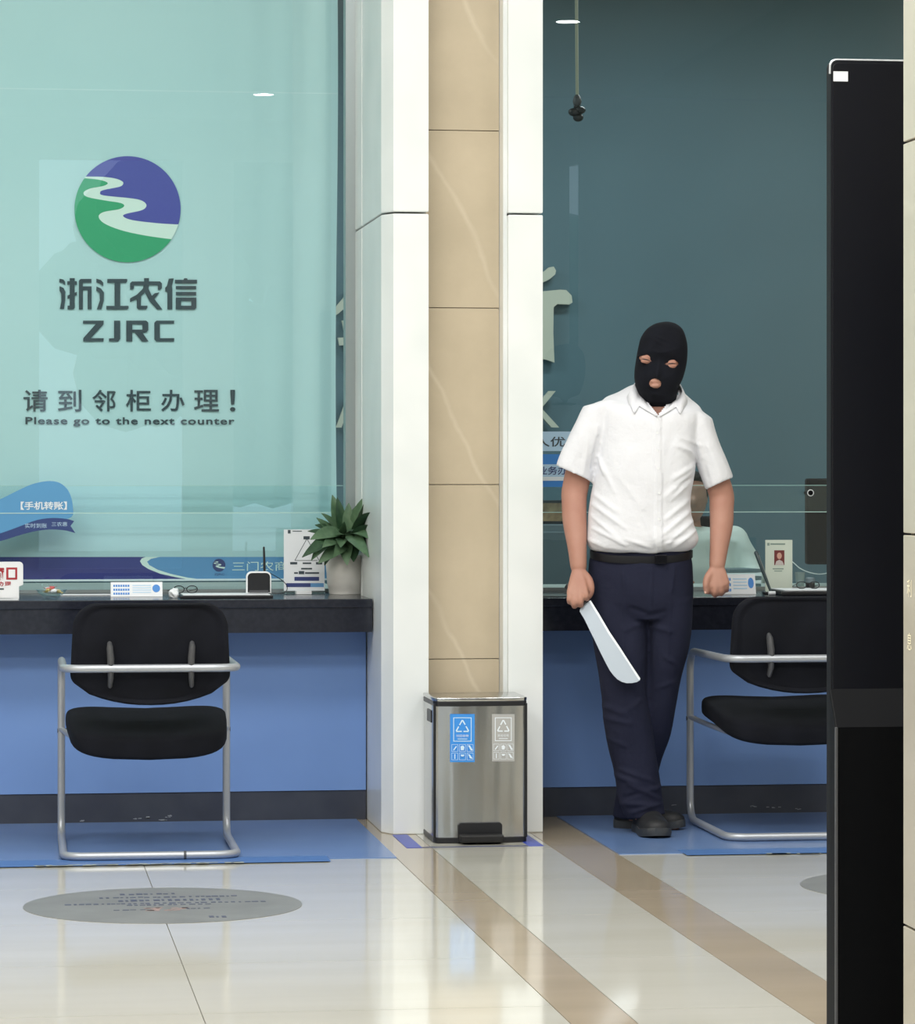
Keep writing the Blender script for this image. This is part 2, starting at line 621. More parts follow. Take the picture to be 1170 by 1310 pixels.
def counter(name, label, x0, x1, yd):
    t = thing(name, label, 'counter', ((x0 + x1) / 2, D, 0))
    o = (t.location.x, t.location.y)

    def part(mb, nm, m):
        ob = mb.build(nm, m, t)
        ob.data.transform(Matrix.Translation(-t.location))
        return ob
    part(MB().box(x0, x1, YF, YG + 0.07, ZT - 0.03, ZT, bev=0.003), 'counter_top', M['black_stone'])
    part(MB().box(x0, x1, YG + 0.071, yd, ZT - 0.03, ZT, bev=0.003), 'inner_desk', mat('desk_laminate', srgb(190, 200, 194), 0.4))
    part(MB().box(x0, x1, YF + 0.006, YF + 0.03, 0.657, ZT - 0.03), 'apron', M['black_stone'])
    part(MB().box(x0, x1, YF + 0.03, D + 0.01, 0.657, 0.68), 'soffit', M['black_stone'])
    # front boards with fine joints
    n = 2
    xs = [x0 + (x1 - x0) * k / n for k in range(n + 1)]
    for a, b in zip(xs[:-1], xs[1:]):
        part(MB().box(a + 0.0004, b - 0.0004, D, D + 0.03, 0.103, 0.657), 'front_panel', M['blue_panel'])
    part(MB().box(x0, x1, D + 0.004, D + 0.03, 0.0, 0.101), 'kick_board', M['kick'])
    part(MB().box(x0, x1, YG + 0.70, YG + 0.73, 0.0, ZT - 0.03), 'back_panel', M['cabinet'])
    return t


xL0 = -2.4
cl = counter('service_counter', 'dark stone topped counter with blue front left of the pillar', xL0, XL + 0.004 - GAP * 2, 13.15)
cr = counter('service_counter', 'dark stone topped counter with blue front right of the pillar', xR + GAP, 4.9, 12.72)
# scuffs on the kick board
mb = MB()
rnd = random.Random(3)
for (px, py, w_, h_) in ((176, 1047, 8, 1.5), (190, 1046, 4, 2), (215, 1044, 7, 3), (206, 1049, 10, 1), (105, 1050, 3, 1.5)):
    for k in range(5):
        c = P(px + rnd.uniform(-w_, w_) * 0.6, py + rnd.uniform(-h_, h_) * 0.5, D + 0.003)
        r = rnd.uniform(0.8, 2.4) * 0.0027
        mb.box(c.x - r, c.x + r, D + 0.0025, D + 0.004, c.z - r * 0.25, c.z + r * 0.25)
o = tag(mb.build('scuff_marks', M['scuff'], cl), kind='stuff')
o.data.transform(Matrix.Translation(-cl.location))
mb = MB()
for (px, py, w_, h_) in ((963, 1032, 3, 2), (988, 1033, 12, 2), (1022, 1035, 4, 1), (862, 1030, 2, 1)):
    for k in range(6):
        c = P(px + rnd.uniform(-w_, w_), py + rnd.uniform(-h_, h_) * 0.7, D + 0.003)
        r = rnd.uniform(0.6, 1.8) * 0.0027
        mb.box(c.x - r, c.x + r, D + 0.0025, D + 0.004, c.z - r * 0.25, c.z + r * 0.25)
o = tag(mb.build('scuff_marks', M['scuff'], cr), kind='stuff')
o.data.transform(Matrix.Translation(-cr.location))

# ------------------------------------------------------------------ floor vinyl, tape, decals
def flat(pts, name, m, z0, z1, parent=None):
    return MB().prism(pts, z1 - z0, 'z', z0).build(name, m, parent)


ye, ye2 = G(500, 1098).y, G(423, 1103).y
vl = thing('floor_vinyl', 'blue vinyl floor covering under the left chair', 'floor covering', (0, ye, 0))
vr = thing('floor_vinyl', 'blue vinyl floor covering under the right chair and the masked person', 'floor covering', (3, ye, 0))


def vpart(o, t):
    o.data.transform(Matrix.Translation(-t.location))
    return o


vpart(flat([(-2.4, ye), (S0, ye), (S0, D + 0.004), (-2.4, D + 0.004)], 'mat_sheet', M['mat_blue'], 0, 0.003), vl)
bpy.data.objects['mat_sheet'].parent = vl
x1 = P(423, 0, ye2).x
o = vpart(flat([(-2.4, ye2 - 0.06), (x1, ye2), (x1, ye + 0.06), (-2.4, ye + 0.06)], 'edge_strip', M['mat_edge'], 0.003, 0.0045, vl), vl)
o = vpart(flat([(S3, ye), (4.6, ye), (4.6, D + 0.004), (S3, D + 0.004)], 'mat_sheet', M['mat_blue'], 0, 0.003, vr), vr)
x2 = G(880, 1096).x
o = vpart(flat([(x2, ye2 + 0.01), (4.6, ye2 + 0.01), (4.6, ye + 0.07), (x2, ye + 0.07)], 'edge_strip', M['mat_edge'], 0.003, 0.0045, vr), vr)
mb = MB()
for k in range(9):
    px = 58 + k * 30
    g0 = G(px, 1110.5 - px * 0.018)
    for j in range(7):
        a = rnd.uniform(-0.03, 0.03)
        b = rnd.uniform(-0.010, 0.010)
        l = rnd.uniform(0.006, 0.018)
        mb.box(g0.x + a - l, g0.x + a + l, g0.y + b - 0.005, g0.y + b + 0.005, 0.0045, 0.005)
tag(vpart(mb.build('worn_print', M['worn'], vl), vl), kind='stuff')
mb = MB()
for px in (995, 1035):
    g0 = G(px, 1093.5)
    for j in range(8):
        a = rnd.uniform(-0.03, 0.03)
        l = rnd.uniform(0.006, 0.018)
        mb.box(g0.x + a - l, g0.x + a + l, g0.y - 0.006, g0.y + 0.006, 0.0045, 0.005)
tag(vpart(mb.build('worn_print', M['worn'], vr), vr), kind='stuff')

tp = thing('floor_marking', 'blue tape corner marking on the floor around the steel bin', 'floor marking', (1.55, 10.8, 0))
tx0, tx1, ty0, ty1 = G(520, 1085).x, G(692, 1080).x, G(520, 1085).y, 11.04
for nm, r, m in (('tape_strip', (tx0, tx0 + 0.05, ty0, ty1), M['tape_blue']), ('tape_strip', (tx0 + 0.05, tx1 - 0.05, ty0, ty0 + 0.022), M['tape_dark']),
                 ('tape_strip', (tx1 - 0.05, tx1, ty0, ty1), M['tape_blue'])):
    o = MB().box(*r, 0.0, 0.0012).build(nm, m, tp)
    o.data.transform(Matrix.Translation(-tp.location))


def decal(cx, cy, r, label):
    t = thing('floor_decal', label, 'floor decal', (cx, cy, 0))
    n = 72
    MB().prism([(r * math.cos(k * 2 * PI / n), r * math.sin(k * 2 * PI / n)) for k in range(n)], 0.0012, 'z', 0).build('disc', M['grey_decal'], t)
    rn = random.Random(5)
    mb = MB()
    # rows of worn, unreadable print
    for (yy, xa_, xb_, hh) in ((0.24, -0.11, 0.05, 0.018), (0.17, -0.17, 0.22, 0.014), (0.10, -0.12, 0.16, 0.022), (0.035, -0.27, 0.28, 0.013), (0.0, -0.10, 0.14, 0.013),
                               (-0.10, -0.14, -0.06, 0.008), (-0.09, 0.06, 0.11, 0.01), (-0.27, 0.11, 0.16, 0.02)):
        x = xa_
        while x < xb_:
            l = rn.uniform(0.006, 0.018)
            mb.box(x, x + l, yy - hh * rn.uniform(0.4, 1), yy + hh * rn.uniform(0.4, 1), 0.0012, 0.0018)
            x += l + rn.uniform(0.002, 0.012)
    tag(mb.build('worn_print', M['decal_ink'], t), kind='stuff')
    mb = MB()
    for k in range(16):
        x, yv = rn.uniform(-0.05, 0.06), rn.uniform(-0.13, -0.05)
        mb.box(x - 0.01, x + 0.01, yv - 0.008, yv + 0.008, 0.0012, 0.0017)
    tag(mb.build('worn_picture', M['decal_red'], t), kind='stuff')
    return t


g0 = G(208.5, 1158)
decal(g0.x, g0.y, 0.385, 'round grey floor sticker with worn print before the left chair')
g1 = G(1028, 1136)
decal(g1.x + 0.385, g1.y, 0.385, 'round grey floor sticker cut off by the black kiosk')

# ------------------------------------------------------------------ teller glass
def glass_screen(label, x0, x1, ring_px=None):
    t = thing('glass_screen', label, 'glass screen', ((x0 + x1) / 2, YG, ZT))
    L = t.location

    def part(mb, nm, m, par=t):
        o = mb.build(nm, m, par)
        o.data.transform(Matrix.Translation(-L))
        return o
    zo = ZZ(655, YG, 900)
    zs = ZZ(127, YG, 900)
    # single-sheet panes (real sheets: 1 face each keeps the reflection crisp)
    for (z0, z1) in ((zo, zs - 0.002), (zs + 0.002, 3.4)):
        part(MB().poly([(x0, YG, z0), (x1, YG, z0), (x1, YG, z1), (x0, YG, z1)]), 'glass_pane', M['glass'])
    z2 = ZZ(621, YG + 0.06, 900)
    part(MB().poly([(x0, YG + 0.06, ZT + 0.002), (x1, YG + 0.06, ZT + 0.002), (x1, YG + 0.06, z2), (x0, YG + 0.06, z2)]), 'glass_pane', M['glass'])
    part(MB().box(x0, x1, YG - 0.005, YG + 0.005, zo - 0.0016, zo + 0.0012), 'pane_edge', M['glass_edge'])
    part(MB().box(x0, x1, YG + 0.056, YG + 0.064, z2 - 0.001, z2 + 0.0012), 'pane_edge', M['glass_edge'])
    part(MB().box(x0, x1, YG + 0.05, YG + 0.07, ZT + 0.0005, ZT + 0.012), 'bottom_channel', M['steel_frame'])
    if ring_px:
        c = P(ring_px, 630.5, YG)
        rr = 0.011
        part(MB().tube([(c.x + rr * math.cos(a * PI / 12), YG - 0.006, c.z + rr * math.sin(a * PI / 12)) for a in range(24)], 0.0017, 6, closed=True), 'standoff_ring', M['white_plastic'])
        part(MB().tube([(c.x, YG - 0.01, c.z), (c.x, YG + 0.065, c.z)], 0.008), 'standoff_pin', M['kiosk_body'])
    return t


glass_screen('tinted glass screen above the left counter', xL0, XX(441, YG) - 0.001)
glass_screen('tinted glass screen above the right counter behind the masked person', xR + 0.003, 4.9, 1036)

# ------------------------------------------------------------------ the printed blind
YB = 12.10
bl = thing('window_blind', 'pale cyan printed blind hanging behind the left glass', 'blind', (0.4, YB, 0.84))
BL = bl.location


def bpart(o):
    o.data.transform(Matrix.Translation(-BL))
    o.parent = bl
    return o


zb = ZZ(741, YB, 200)
zband = ZZ(712.5, YB, 200)
# gently rippled sheet; ripples stronger near its free right edge
bxr = XX(431, YB)


def ripple(x, z):
    d = bxr - x
    a = math.exp(-d / 0.22) * (0.010 + 0.006 * max(0, 1.6 - z))
    fade = max(0.0, min(1.0, (z - 0.93) / 0.3))
    return fade * (a * math.sin(d * 46 + z * 0.9) + 0.0015 * math.exp(-d / 0.6) * math.sin(d * 12 + z * 2))


mb = MB()
NX, NZ = 90, 24
grid = []
for j in range(NZ + 1):
    z = zb + (3.38 - zb) * j / NZ
    grid.append([mb.bm.verts.new((-2.35 + (bxr + 2.35 + 0.004 * math.sin(z * 3)) * (1 - (1 - i / NX) ** 1.6), YB + ripple(-2.35 + (bxr + 2.35) * (1 - (1 - i / NX) ** 1.6), z), z)) for i in range(NX + 1)])
for j in range(NZ):
    for i in range(NX):
        mb.bm.faces.new((grid[j][i], grid[j][i + 1], grid[j + 1][i + 1], grid[j + 1][i]))
bpart(mb.build('blind_sheet', M['blind'], None, True, 180))
YP = YB - 0.0058   # print plane
cnt = [0]


def pl(px, py, Y=None):
    Y = Y or YP
    p = P(px, py, Y)
    return (p.x, p.z)


def ink(polys, name, m, Y=None, conv=None, layer=0):
    """flat print: px polygons"""
    mb = MB()
    Y = Y or YP
    for k, poly in enumerate(polys):
        pts = [conv(*q) if conv else q for q in poly]
        mb.poly([(pl(*q, Y)[0], Y - 0.0006 * layer - 0.00006 * k, pl(*q, Y)[1]) for q in pts])
    o = mb.build(name, m)
    return o


def rc(x0, y0, x1, y1):
    return [(x0, y0), (x1, y0), (x1, y1), (x0, y1)]


cv = lambda x, y: (60 + x / 5.571, 340 + y / 5.571)
LOGO = [
    [(90, 92), (118, 98), (130, 115), (130, 140), (108, 122), (88, 118)],
    [(90, 145), (118, 158), (132, 185), (130, 250), (122, 308), (92, 308), (103, 250), (102, 200), (90, 178)],
    rc(145, 110, 213, 136), rc(163, 88, 198, 296), [(147, 285), (198, 280), (198, 300), (190, 311), (147, 311)],
    [(147, 212), (213, 186), (213, 210), (147, 238)],
    [(228, 105), (240, 94), (317, 94), (317, 121), (256, 121), (256, 311), (228, 311)], rc(256, 147, 290, 172), rc(290, 147, 318, 311),
    [(352, 92), (385, 102), (401, 120), (401, 146), (375, 128), (352, 118)],
    [(352, 147), (385, 162), (406, 190), (405, 250), (388, 311), (355, 311), (378, 245), (374, 195), (352, 178)],
    [(430, 94), (572, 94), (572, 112), (562, 122), (430, 122)], rc(482, 122, 522, 286), [(423, 286), (582, 286), (582, 302), (572, 312), (423, 312)],
    rc(692, 88, 727, 113), [(592, 125), (605, 112), (806, 112), (819, 125), (819, 160), (806, 172), (790, 172), (790, 139), (620, 139), (620, 160), (610, 170), (592, 170)],
    [(690, 139), (728, 139), (722, 168), (650, 235), (592, 259), (592, 232), (640, 206), (682, 165)],
    [(640, 225), (670, 205), (670, 285), (716, 285), (716, 300), (706, 311), (652, 311), (640, 300)],
    [(690, 175), (722, 160), (745, 210), (823, 312), (785, 312), (732, 255)],
    [(738, 222), (768, 196), (801, 190), (765, 238), (748, 246)],
    [(868, 92), (903, 90), (890, 145), (893, 165), (893, 311), (858, 311), (858, 188), (842, 184), (842, 156), (854, 145)],
    [(972, 101), (978, 89), (998, 89), (1003, 101)], rc(912, 100, 1069, 126), rc(918, 144, 1063, 167), rc(918, 186, 1063, 211),
    rc(918, 226, 955, 312), rc(1028, 226, 1064, 300), rc(955, 226, 1028, 251), [(955, 285), (1064, 285), (1064, 300), (1052, 312), (955, 312)],
]
ZJ = [
    [(258, 391), (405, 391), (403, 418), (312, 516), (405, 516), (402, 540), (258, 540), (259, 516), (350, 413), (256, 413)],
    [(478, 391), (522, 391), (522, 522), (508, 540), (442, 540), (442, 518), (478, 516)],
    rc(565, 391, 608, 540), rc(608, 391, 680, 418), [(680, 391), (708, 391), (722, 405), (722, 458), (708, 476), (680, 476)], rc(608, 455, 680, 476),
    [(625, 476), (680, 476), (724, 540), (676, 540)],
    [(780, 391), (907, 391), (905, 413), (805, 413), (805, 516), (907, 516), (905, 540), (780, 540), (765, 525), (765, 406)],
]
bpart(ink(LOGO, 'printed_lettering', M['ink'], None, cv))
bpart(ink(ZJ, 'printed_lettering', M['ink'], None, cv))
# round emblem with the river
cl_ = lambda x, y: (x / 2.6, y / 2.6)
up = [(285, 587), (340, 588), (380, 593), (403, 601), (410, 610), (398, 621), (345, 632), (333, 640), (345, 650), (440, 660), (475, 669), (487, 684), (472, 699), (420, 711), (410, 720), (440, 732), (520, 742), (597, 747)]
lo = [(281, 593), (330, 598), (358, 608), (345, 618), (300, 627), (278, 640), (290, 655), (350, 667), (400, 675), (413, 685), (395, 696), (345, 705), (328, 720), (345, 742), (400, 765), (480, 783), (570, 796)]


def smooth_line(p, n=4):
    out = []
    for i in range(len(p) - 1):
        p0, p1, p2, p3 = p[max(i - 1, 0)], p[i], p[i + 1], p[min(i + 2, len(p) - 1)]
        for k in range(n):
            t = k / n
            out.append(tuple(0.5 * ((2 * b) + (-a + c) * t + (2 * a - 5 * b + 4 * c - d) * t * t + (-a + 3 * b - 3 * c + d) * t ** 3) for a, b, c, d in zip(p0, p1, p2, p3)))
    out.append(p[-1])
    return out


up, lo = smooth_line(up), smooth_line(lo)
cxy, cr_ = (424, 696), 176.5


def arc(a0, a1, n=40):
    return [(cxy[0] + cr_ * math.cos(a0 + (a1 - a0) * k / n), cxy[1] + cr_ * math.sin(a0 + (a1 - a0) * k / n)) for k in range(n + 1)]


ang = lambda q: math.atan2(q[1] - cxy[1], q[0] - cxy[0])
a_u0, a_u1, a_l0, a_l1 = ang(up[0]), ang(up[-1]), ang(lo[0]), ang(lo[-1])
purple = up[1:-1] + arc(a_u1, a_u0)
green = lo[1:-1] + arc(a_l1, a_l0 + 2 * PI)
river = arc(a_u0 + 0, a_l0, 2) + lo[1:-1] + arc(a_l1, a_u1, 6) + up[1:-1][::-1]
em = bpart(ink([arc(0, 2 * PI, 64)[:-1]], 'emblem_disc', M['ink_river'], None, cl_))
bpart(ink([purple], 'emblem_sky', M['ink_purple'], None, cl_, 1))
bpart(ink([green], 'emblem_field', M['ink_green'], None, cl_, 1))


def ptext(body, x0, x1, yc_, h, m, Y=None, name='printed_lettering', bold=0.0, space=1.0):
    Y = Y or YP
    a, b = P(x0, yc_, Y), P(x1, yc_, Y)
    return text(name, body, 0.1, ((a.x + b.x) / 2, Y, a.z), WALLROT, m, None, bold, space, fit=b.x - a.x, h=h * (Y / 0.992) / F)


for ch, x0, x1 in (('请', 30, 61), ('到', 74, 104), ('邻', 118, 148), ('柜', 161, 193), ('办', 206, 236), ('理', 248, 280), ('！', 294, 301)):
    bpart(ptext(ch, x0, x1, 512.5, 27.5, M['ink'], bold=0.012))
bpart(ptext('Please go to the next counter', 32.5, 300, 539.5, 12, M['ink'], bold=0.022, space=1.12))
# band at the foot
arcx = [(186, 712.5), (181, 714.5), (179, 718), (182, 723), (190, 728), (205, 734), (225, 738.5), (240, 741)]
arcl = [(204, 712.5), (193, 715), (188, 718.5), (191, 723), (202, 729), (218, 734), (240, 739), (256, 741)]
bpart(ink([[(-700, 712.5)] + arcx + [(-700, 741)]], 'band_print', M['band_dark'], None, None, 1))
bpart(ink([arcx + arcl[::-1]], 'band_print', M['ink_river'], None, None, 1))
bpart(ink([arcl + [(430, 741), (430, 712.5)]], 'band_print', M['band_light'], None, None, 1))
cm = lambda x, y: (280 + (x - 424) / 176.5 * 8.2, 723 + (y - 696) / 176.5 * 8.2)
bpart(ink([arc(0, 2 * PI, 32)[:-1]], 'small_emblem', M['ink_river'], None, cm, 2))
bpart(ink([purple], 'small_emblem', M['navy'], None, cm, 3))
bpart(ink([green], 'small_emblem', M['navy'], None, cm, 3))
bpart(ptext('ZJRC', 274, 287, 735, 3, M['navy'], YP - 0.002))
tag(bpart(ptext('三门农商银行', 297, 404, 724.5, 12, M['ink_river'], YP - 0.002)), kind='stuff')
bpart(MB().box(-2.35, bxr - 0.005, YB - 0.01, YB + 0.012, zb - 0.006, zb + 0.001).build('bottom_rail', M['card']))

# blue speech-bubble sticker on the lower glass
st = thing('window_sticker', 'blue bubble shaped sticker with a navy ribbon on the left glass', 'sticker', P(30, 660, YG - 0.002))
SL = st.location


def spart(o):
    o.data.transform(Matrix.Translation(-SL))
    o.parent = st
    return o


YS = YG - 0.004
cs = lambda x, y: (x / 4.875, 600 + y / 4.875)
spart(ink([smooth_line([(-150, 260), (-60, 215), (20, 180), (110, 135), (200, 95), (290, 76), (360, 82), (410, 115), (440, 165), (453, 230), (445, 300), (330, 325), (180, 360), (60, 400), (-150, 440), (-180, 350)])], 'bubble', M['bubble'], YS, cs))
spart(ink([smooth_line([(-150, 445), (0, 402), (130, 355), (230, 318), (330, 305), (420, 312), (462, 325)], 3) + [(440, 355), (470, 400)] + smooth_line([(470, 400), (400, 382), (300, 378), (200, 392), (100, 420), (0, 450), (-150, 480)], 3)[1:]], 'ribbon', M['bubble_ribbon'], YS, cs, 1))
spart(ptext('【手机转账】', 26.5, 85.5, 647, 10.5, M['white_print'], YS - 0.001, bold=0.02))
o = spart(ptext('实时到账', 32, 60, 672.5, 6, M['pale_blue'], YS - 0.0015))
o.rotation_euler = (0, 0, 0)
spart(ptext('三农惠', 66, 86, 670.5, 5.5, M['pale_blue'], YS - 0.0015))
bpart_dummy = None

# notices on the right glass
def notice(label, x0, x1, y0, y1, m, extra):
    c = P((x0 + x1) / 2, y1, YG - 0.002)
    t = thing('notice_sticker', label, 'sticker', c)
    o = ink([rc(x0, y0, x1, y1)], 'sticker_sheet', m, YG - 0.002)
    os_ = [o] + extra
    for o in os_:
        o.data.transform(Matrix.Translation(-c))
        o.parent = t
    return t


notice('pale blue notice sticker on the right glass, upper of two by the pillar', 648, 745, 552, 577, M['pale_blue'],
       [ptext('军人优先', 664, 743, 565, 13, M['ink'], YG - 0.0035, bold=0.01)])
notice('bright blue notice sticker on the right glass, lower of two by the pillar', 648, 742, 581, 623, M['blue_ink'],
       [ink([rc(648, 594, 742, 610)], 'pale_band', M['pale_blue'], YG - 0.003),
        ink([rc(648, 610, 742, 615)], 'white_band', M['white_print'], YG - 0.0032),
        ptext('业务办理', 688, 738, 602, 11, M['navy'], YG - 0.0045, bold=0.01)])

# ------------------------------------------------------------------ bank lettering on the teller-room wall
YW = 14.98
sg = thing('wall_lettering', 'large pale raised bank lettering on the wall behind the glass', 'sign', P(585, 547, YW))


def sletter(polys, d=0.03):
    mb = MB()
    for poly in polys:
        mb.prism([(P(x, y, YW - d).x, P(x, y, YW - d).z) for x, y in poly], d, 'y', YW - d)
    o = mb.build('raised_character', M['sign_gold'], sg)
    o.data.transform(Matrix.Translation(-sg.location))
    return o


# right half of the last character (its left half stands behind the pillar)
sletter([[(664, 366), (690, 352), (702, 342), (708, 341), (711, 346), (710, 351), (703, 357), (670, 374)],
         [(655, 380), (690, 373), (716, 370.5), (724, 371), (731, 378), (732, 387), (728, 389.5), (713, 389), (708, 393), (707.5, 425), (709, 464), (704, 462), (698, 460), (690, 459), (692, 395), (655, 398)],
         [(640, 345), (652, 350), (630, 372), (618, 385), (612, 380)], [(640, 385), (650, 392), (635, 410), (635, 462), (625, 462), (625, 418), (612, 428), (608, 420)]])
sletter([[(428, 394), (439, 381), (449, 366), (458, 372), (450, 386), (433, 401), (428, 404)], [(437, 410), (470, 408), (470, 420), (440, 423)],
         [(432, 432), (470, 430), (470, 440), (434, 442)], [(447, 408), (457, 408), (457, 462), (447, 458)]])
sletter([[(485, 375), (545, 372), (545, 415), (485, 418)], [(480, 370), (490, 370), (490, 462), (480, 462)], [(500, 425), (510, 420), (555, 455), (548, 463)]])
for ch, x0, x1 in (('A', 429, 470), ('N', 555, 596), ('K', 678, 714.5)):
    a, b = P(x0, 523.5, YW - 0.03), P(x1, 523.5, YW - 0.03)
    o = text('raised_letter', ch, 0.2, ((a.x + b.x) / 2, YW - 0.03, a.z), WALLROT, M['sign_gold'], None, 0.012, fit=b.x - a.x, h=47 * 15 / F, ext=0.012)
    o.data.transform(Matrix.Translation(-sg.location))
    o.parent = sg

# ------------------------------------------------------------------ behind the right glass
# low cabinet with a framed picture, hanging camera, monitor
cb = thing('filing_cabinet', 'low grey cabinet behind the right glass beside the pillar', 'cabinet', (2.1, 13.9, 0))
o = MB().box(-0.5, 0.35, 0, 0.5, 0, 0.98, bev=0.004).build('body', M['cabinet'], cb)
for k in range(3):
    d_ = MB().box(-0.48, 0.33, -0.018, 0, 0.04 + k * 0.31, 0.33 + k * 0.31, bev=0.003).build('drawer', M['cabinet'], cb)
    MB().box(-0.14, 0.0, -0.03, -0.018, 0.24 + k * 0.31, 0.255 + k * 0.31).build('handle', M['steel_frame'], d_)
Yp_ = 13.95
pf = thing('picture_frame', 'dark framed tan picture standing on the grey cabinet', 'picture', (XX(706, Yp_), Yp_, 0.982))
MB().box(-0.10, 0.10, 0, 0.02, 0, 0.10, bev=0.003).build('frame', M['black_plastic'], pf)
MB().box(-0.085, 0.085, -0.003, 0, 0.012, 0.088).build('picture', mat('picture_tan', srgb(176, 150, 112), 0.6, noise_col=(srgb(120, 90, 60), 25, 3)), pf)

Yh = 12.9
hx = XX(738, Yh)
hc = thing('hanging_camera', 'dark camera cluster hanging on a pale rod behind the right glass', 'camera', (hx, Yh, ZZ(156, Yh, 738)))
hz = ZZ(156, Yh, 738)
u_ = 0.00305
MB().tube([(0.000, 0, 0.1), (-0.003, 0, 0.5), (-0.005, 0, 3.4 - hz)], 0.0065, 8).build('rod', mat('rod_beige', srgb(170, 170, 150), 0.5), hc)
mb = MB()
mb.ball((0.004, 0, 0.018), 0.019, (1.1, 1, 0.9))
mb.ball((-0.012, 0, 0.038), 0.021, (1.1, 1, 0.8))
mb.ball((0.012, -0.005, 0.046), 0.019, (1.1, 1, 0.8))
mb.ball((-0.002, 0, 0.060), 0.012)
mb.build('camera_head', M['black_plastic'], hc, True)
MB().lathe([(0.007, 0.06), (0.014, 0.066), (0.018, 0.08), (0.012, 0.10), (0.007, 0.106)], n=16).build('clamp', M['grey_plastic'], hc, True)

Ym = 12.55
mx0, mx1 = XX(1031, Ym), XX(1031, Ym) + 0.52
mo = thing('computer_monitor', 'dark computer monitor seen from behind through the right glass', 'monitor', ((mx0 + mx1) / 2, Ym, ZT))
hw = (mx1 - mx0) / 2
zm0, zm1 = ZZ(722, Ym, 1040) - ZT, ZZ(612, Ym, 1040) - ZT
MB().box(-hw, hw, -0.02, 0.03, zm0, zm1, bev=0.008).build('casing', mat('monitor_navy', srgb(9, 12, 22), 0.6, spec=0.1), mo)
MB().box(-hw * 0.6, hw * 0.6, -0.045, -0.02, zm0 + 0.05, zm1 - 0.06, bev=0.01).build('rear_bulge', mat('monitor_navy', srgb(12, 15, 26), 0.6, spec=0.1), mo)
MB().box(-0.03, 0.03, -0.01, 0.02, 0.01, zm0 + 0.02).build('neck', M['black_plastic'], mo)
MB().box(-0.12, 0.12, -0.08, 0.1, 0, 0.012, bev=0.003).build('foot', M['black_plastic'], mo)

# ------------------------------------------------------------------ pedal bin
byf, byb = 10.76, 11.03
bx0, bx1 = XX(556, byf), XX(674, byf)
zt_ = ZZ(893, byf, 615)
bn = thing('pedal_bin', 'brushed steel two-compartment pedal bin in front of the pillar', 'bin', ((bx0 + bx1) / 2, byf, 0.0015))
bw = (bx1 - bx0) / 2
steel = mat('brushed_steel', srgb(198, 199, 199), 0.2, 1.0)
nt = steel.node_tree
b_ = nt.nodes['Principled BSDF']
tc_ = nt.nodes.new('ShaderNodeTexCoord')
mp_ = nt.nodes.new('ShaderNodeMapping')
mp_.inputs['Scale'].default_value = (5.5, 2, 0.35)
n_ = nt.nodes.new('ShaderNodeTexNoise')
n_.inputs['Scale'].default_value = 1.2
bp_ = nt.nodes.new('ShaderNodeBump')
bp_.inputs['Strength'].default_value = 0.75
bp_.inputs['Distance'].default_value = 0.02
nt.links.new(tc_.outputs['Object'], mp_.inputs[0])
nt.links.new(mp_.outputs[0], n_.inputs['Vector'])
nt.links.new(n_.outputs[0], bp_.inputs['Height'])
nt.links.new(bp_.outputs[0], b_.inputs['Normal'])


def rrect(x0, x1, y0, y1, r, n=6):
    out = []
    for cx, cy, a0 in ((x1 - r, y1 - r, 0), (x0 + r, y1 - r, 90), (x0 + r, y0 + r, 180), (x1 - r, y0 + r, 270)):
        for k in range(n + 1):
            a = R(a0 + 90 * k / n)
            out.append((cx + r * math.cos(a), cy + r * math.sin(a)))
    return out


dp = byb - byf
# front slightly bowed, front corners rounded
def binplan(g=0.0, bow=0.012):
    pts = []
    for k in range(13):
        t = -1 + 2 * k / 12
        x = t * (bw - 0.012 + g)
        pts.append((x, -g + bow * (t * t) ** 1.5 * 0.6))
    return pts


def plan(g=0.0):
    f = binplan(g)
    f += [(bw - 0.004 + g, 0.014 + 0.0), (bw + g, 0.026), (bw + g, dp + g), (-bw - g, dp + g), (-bw - g, 0.026), (-bw + 0.004 - g, 0.014)]
    return f


MB().prism(plan(), zt_ - 0.028 - 0.016, 'z', 0.016).build('body', steel, bn, True, 30)
MB().prism(plan(0.002), 0.018, 'z', 0.0, bev=0.002).build('base_rim', M['black_plastic'], bn)
MB().prism(plan(0.002), 0.016, 'z', zt_ - 0.028, bev=0.002).build('lid_rim', M['black_plastic'], bn)
MB().prism(plan(0.003), 0.012, 'z', zt_ - 0.012, bev=0.003).build('lid', steel, bn, True, 30)
pf_ = bpy.data.objects.new
MB().box(bw - 0.006, bw + 0.0025, -0.001 + 0.012, 0.03, 0.015, zt_ - 0.02, bev=0.001).build('corner_trim', M['black_plastic'], bn)
MB().box(-bw - 0.0025, -bw + 0.004, 0.012, 0.026, 0.015, zt_ - 0.02, bev=0.001).build('corner_trim', M['black_plastic'], bn)
MB().box(-bw - 0.004, -bw + 0.002, 0.07, 0.17, zt_ - 0.085, zt_ - 0.045, bev=0.002).build('side_handle', M['black_plastic'], bn)
pw = (XX(645, 10.7) - XX(588, 10.7)) / 2
pcx = XX(617, 10.7) - bn.location.x
zt2 = ZZ(1054, 10.72, 617)
fr = MB()
fr.prism([(pcx - pw, 0), (pcx + pw, 0), (pcx + pw, zt2 - 0.008), (pcx + pw - 0.008, zt2), (pcx - pw + 0.008, zt2), (pcx - pw, zt2 - 0.008)], 0.008, 'y', -0.008, bev=0.002)
pedal = fr.build('pedal_housing', M['black_plastic'], bn)
MB().box(pcx - pw + 0.002, pcx + pw - 0.002, -0.06, -0.008, 0.006, 0.03, bev=0.005).build('pedal', mat('pedal_rubber', srgb(12, 12, 14), 0.6), bn)


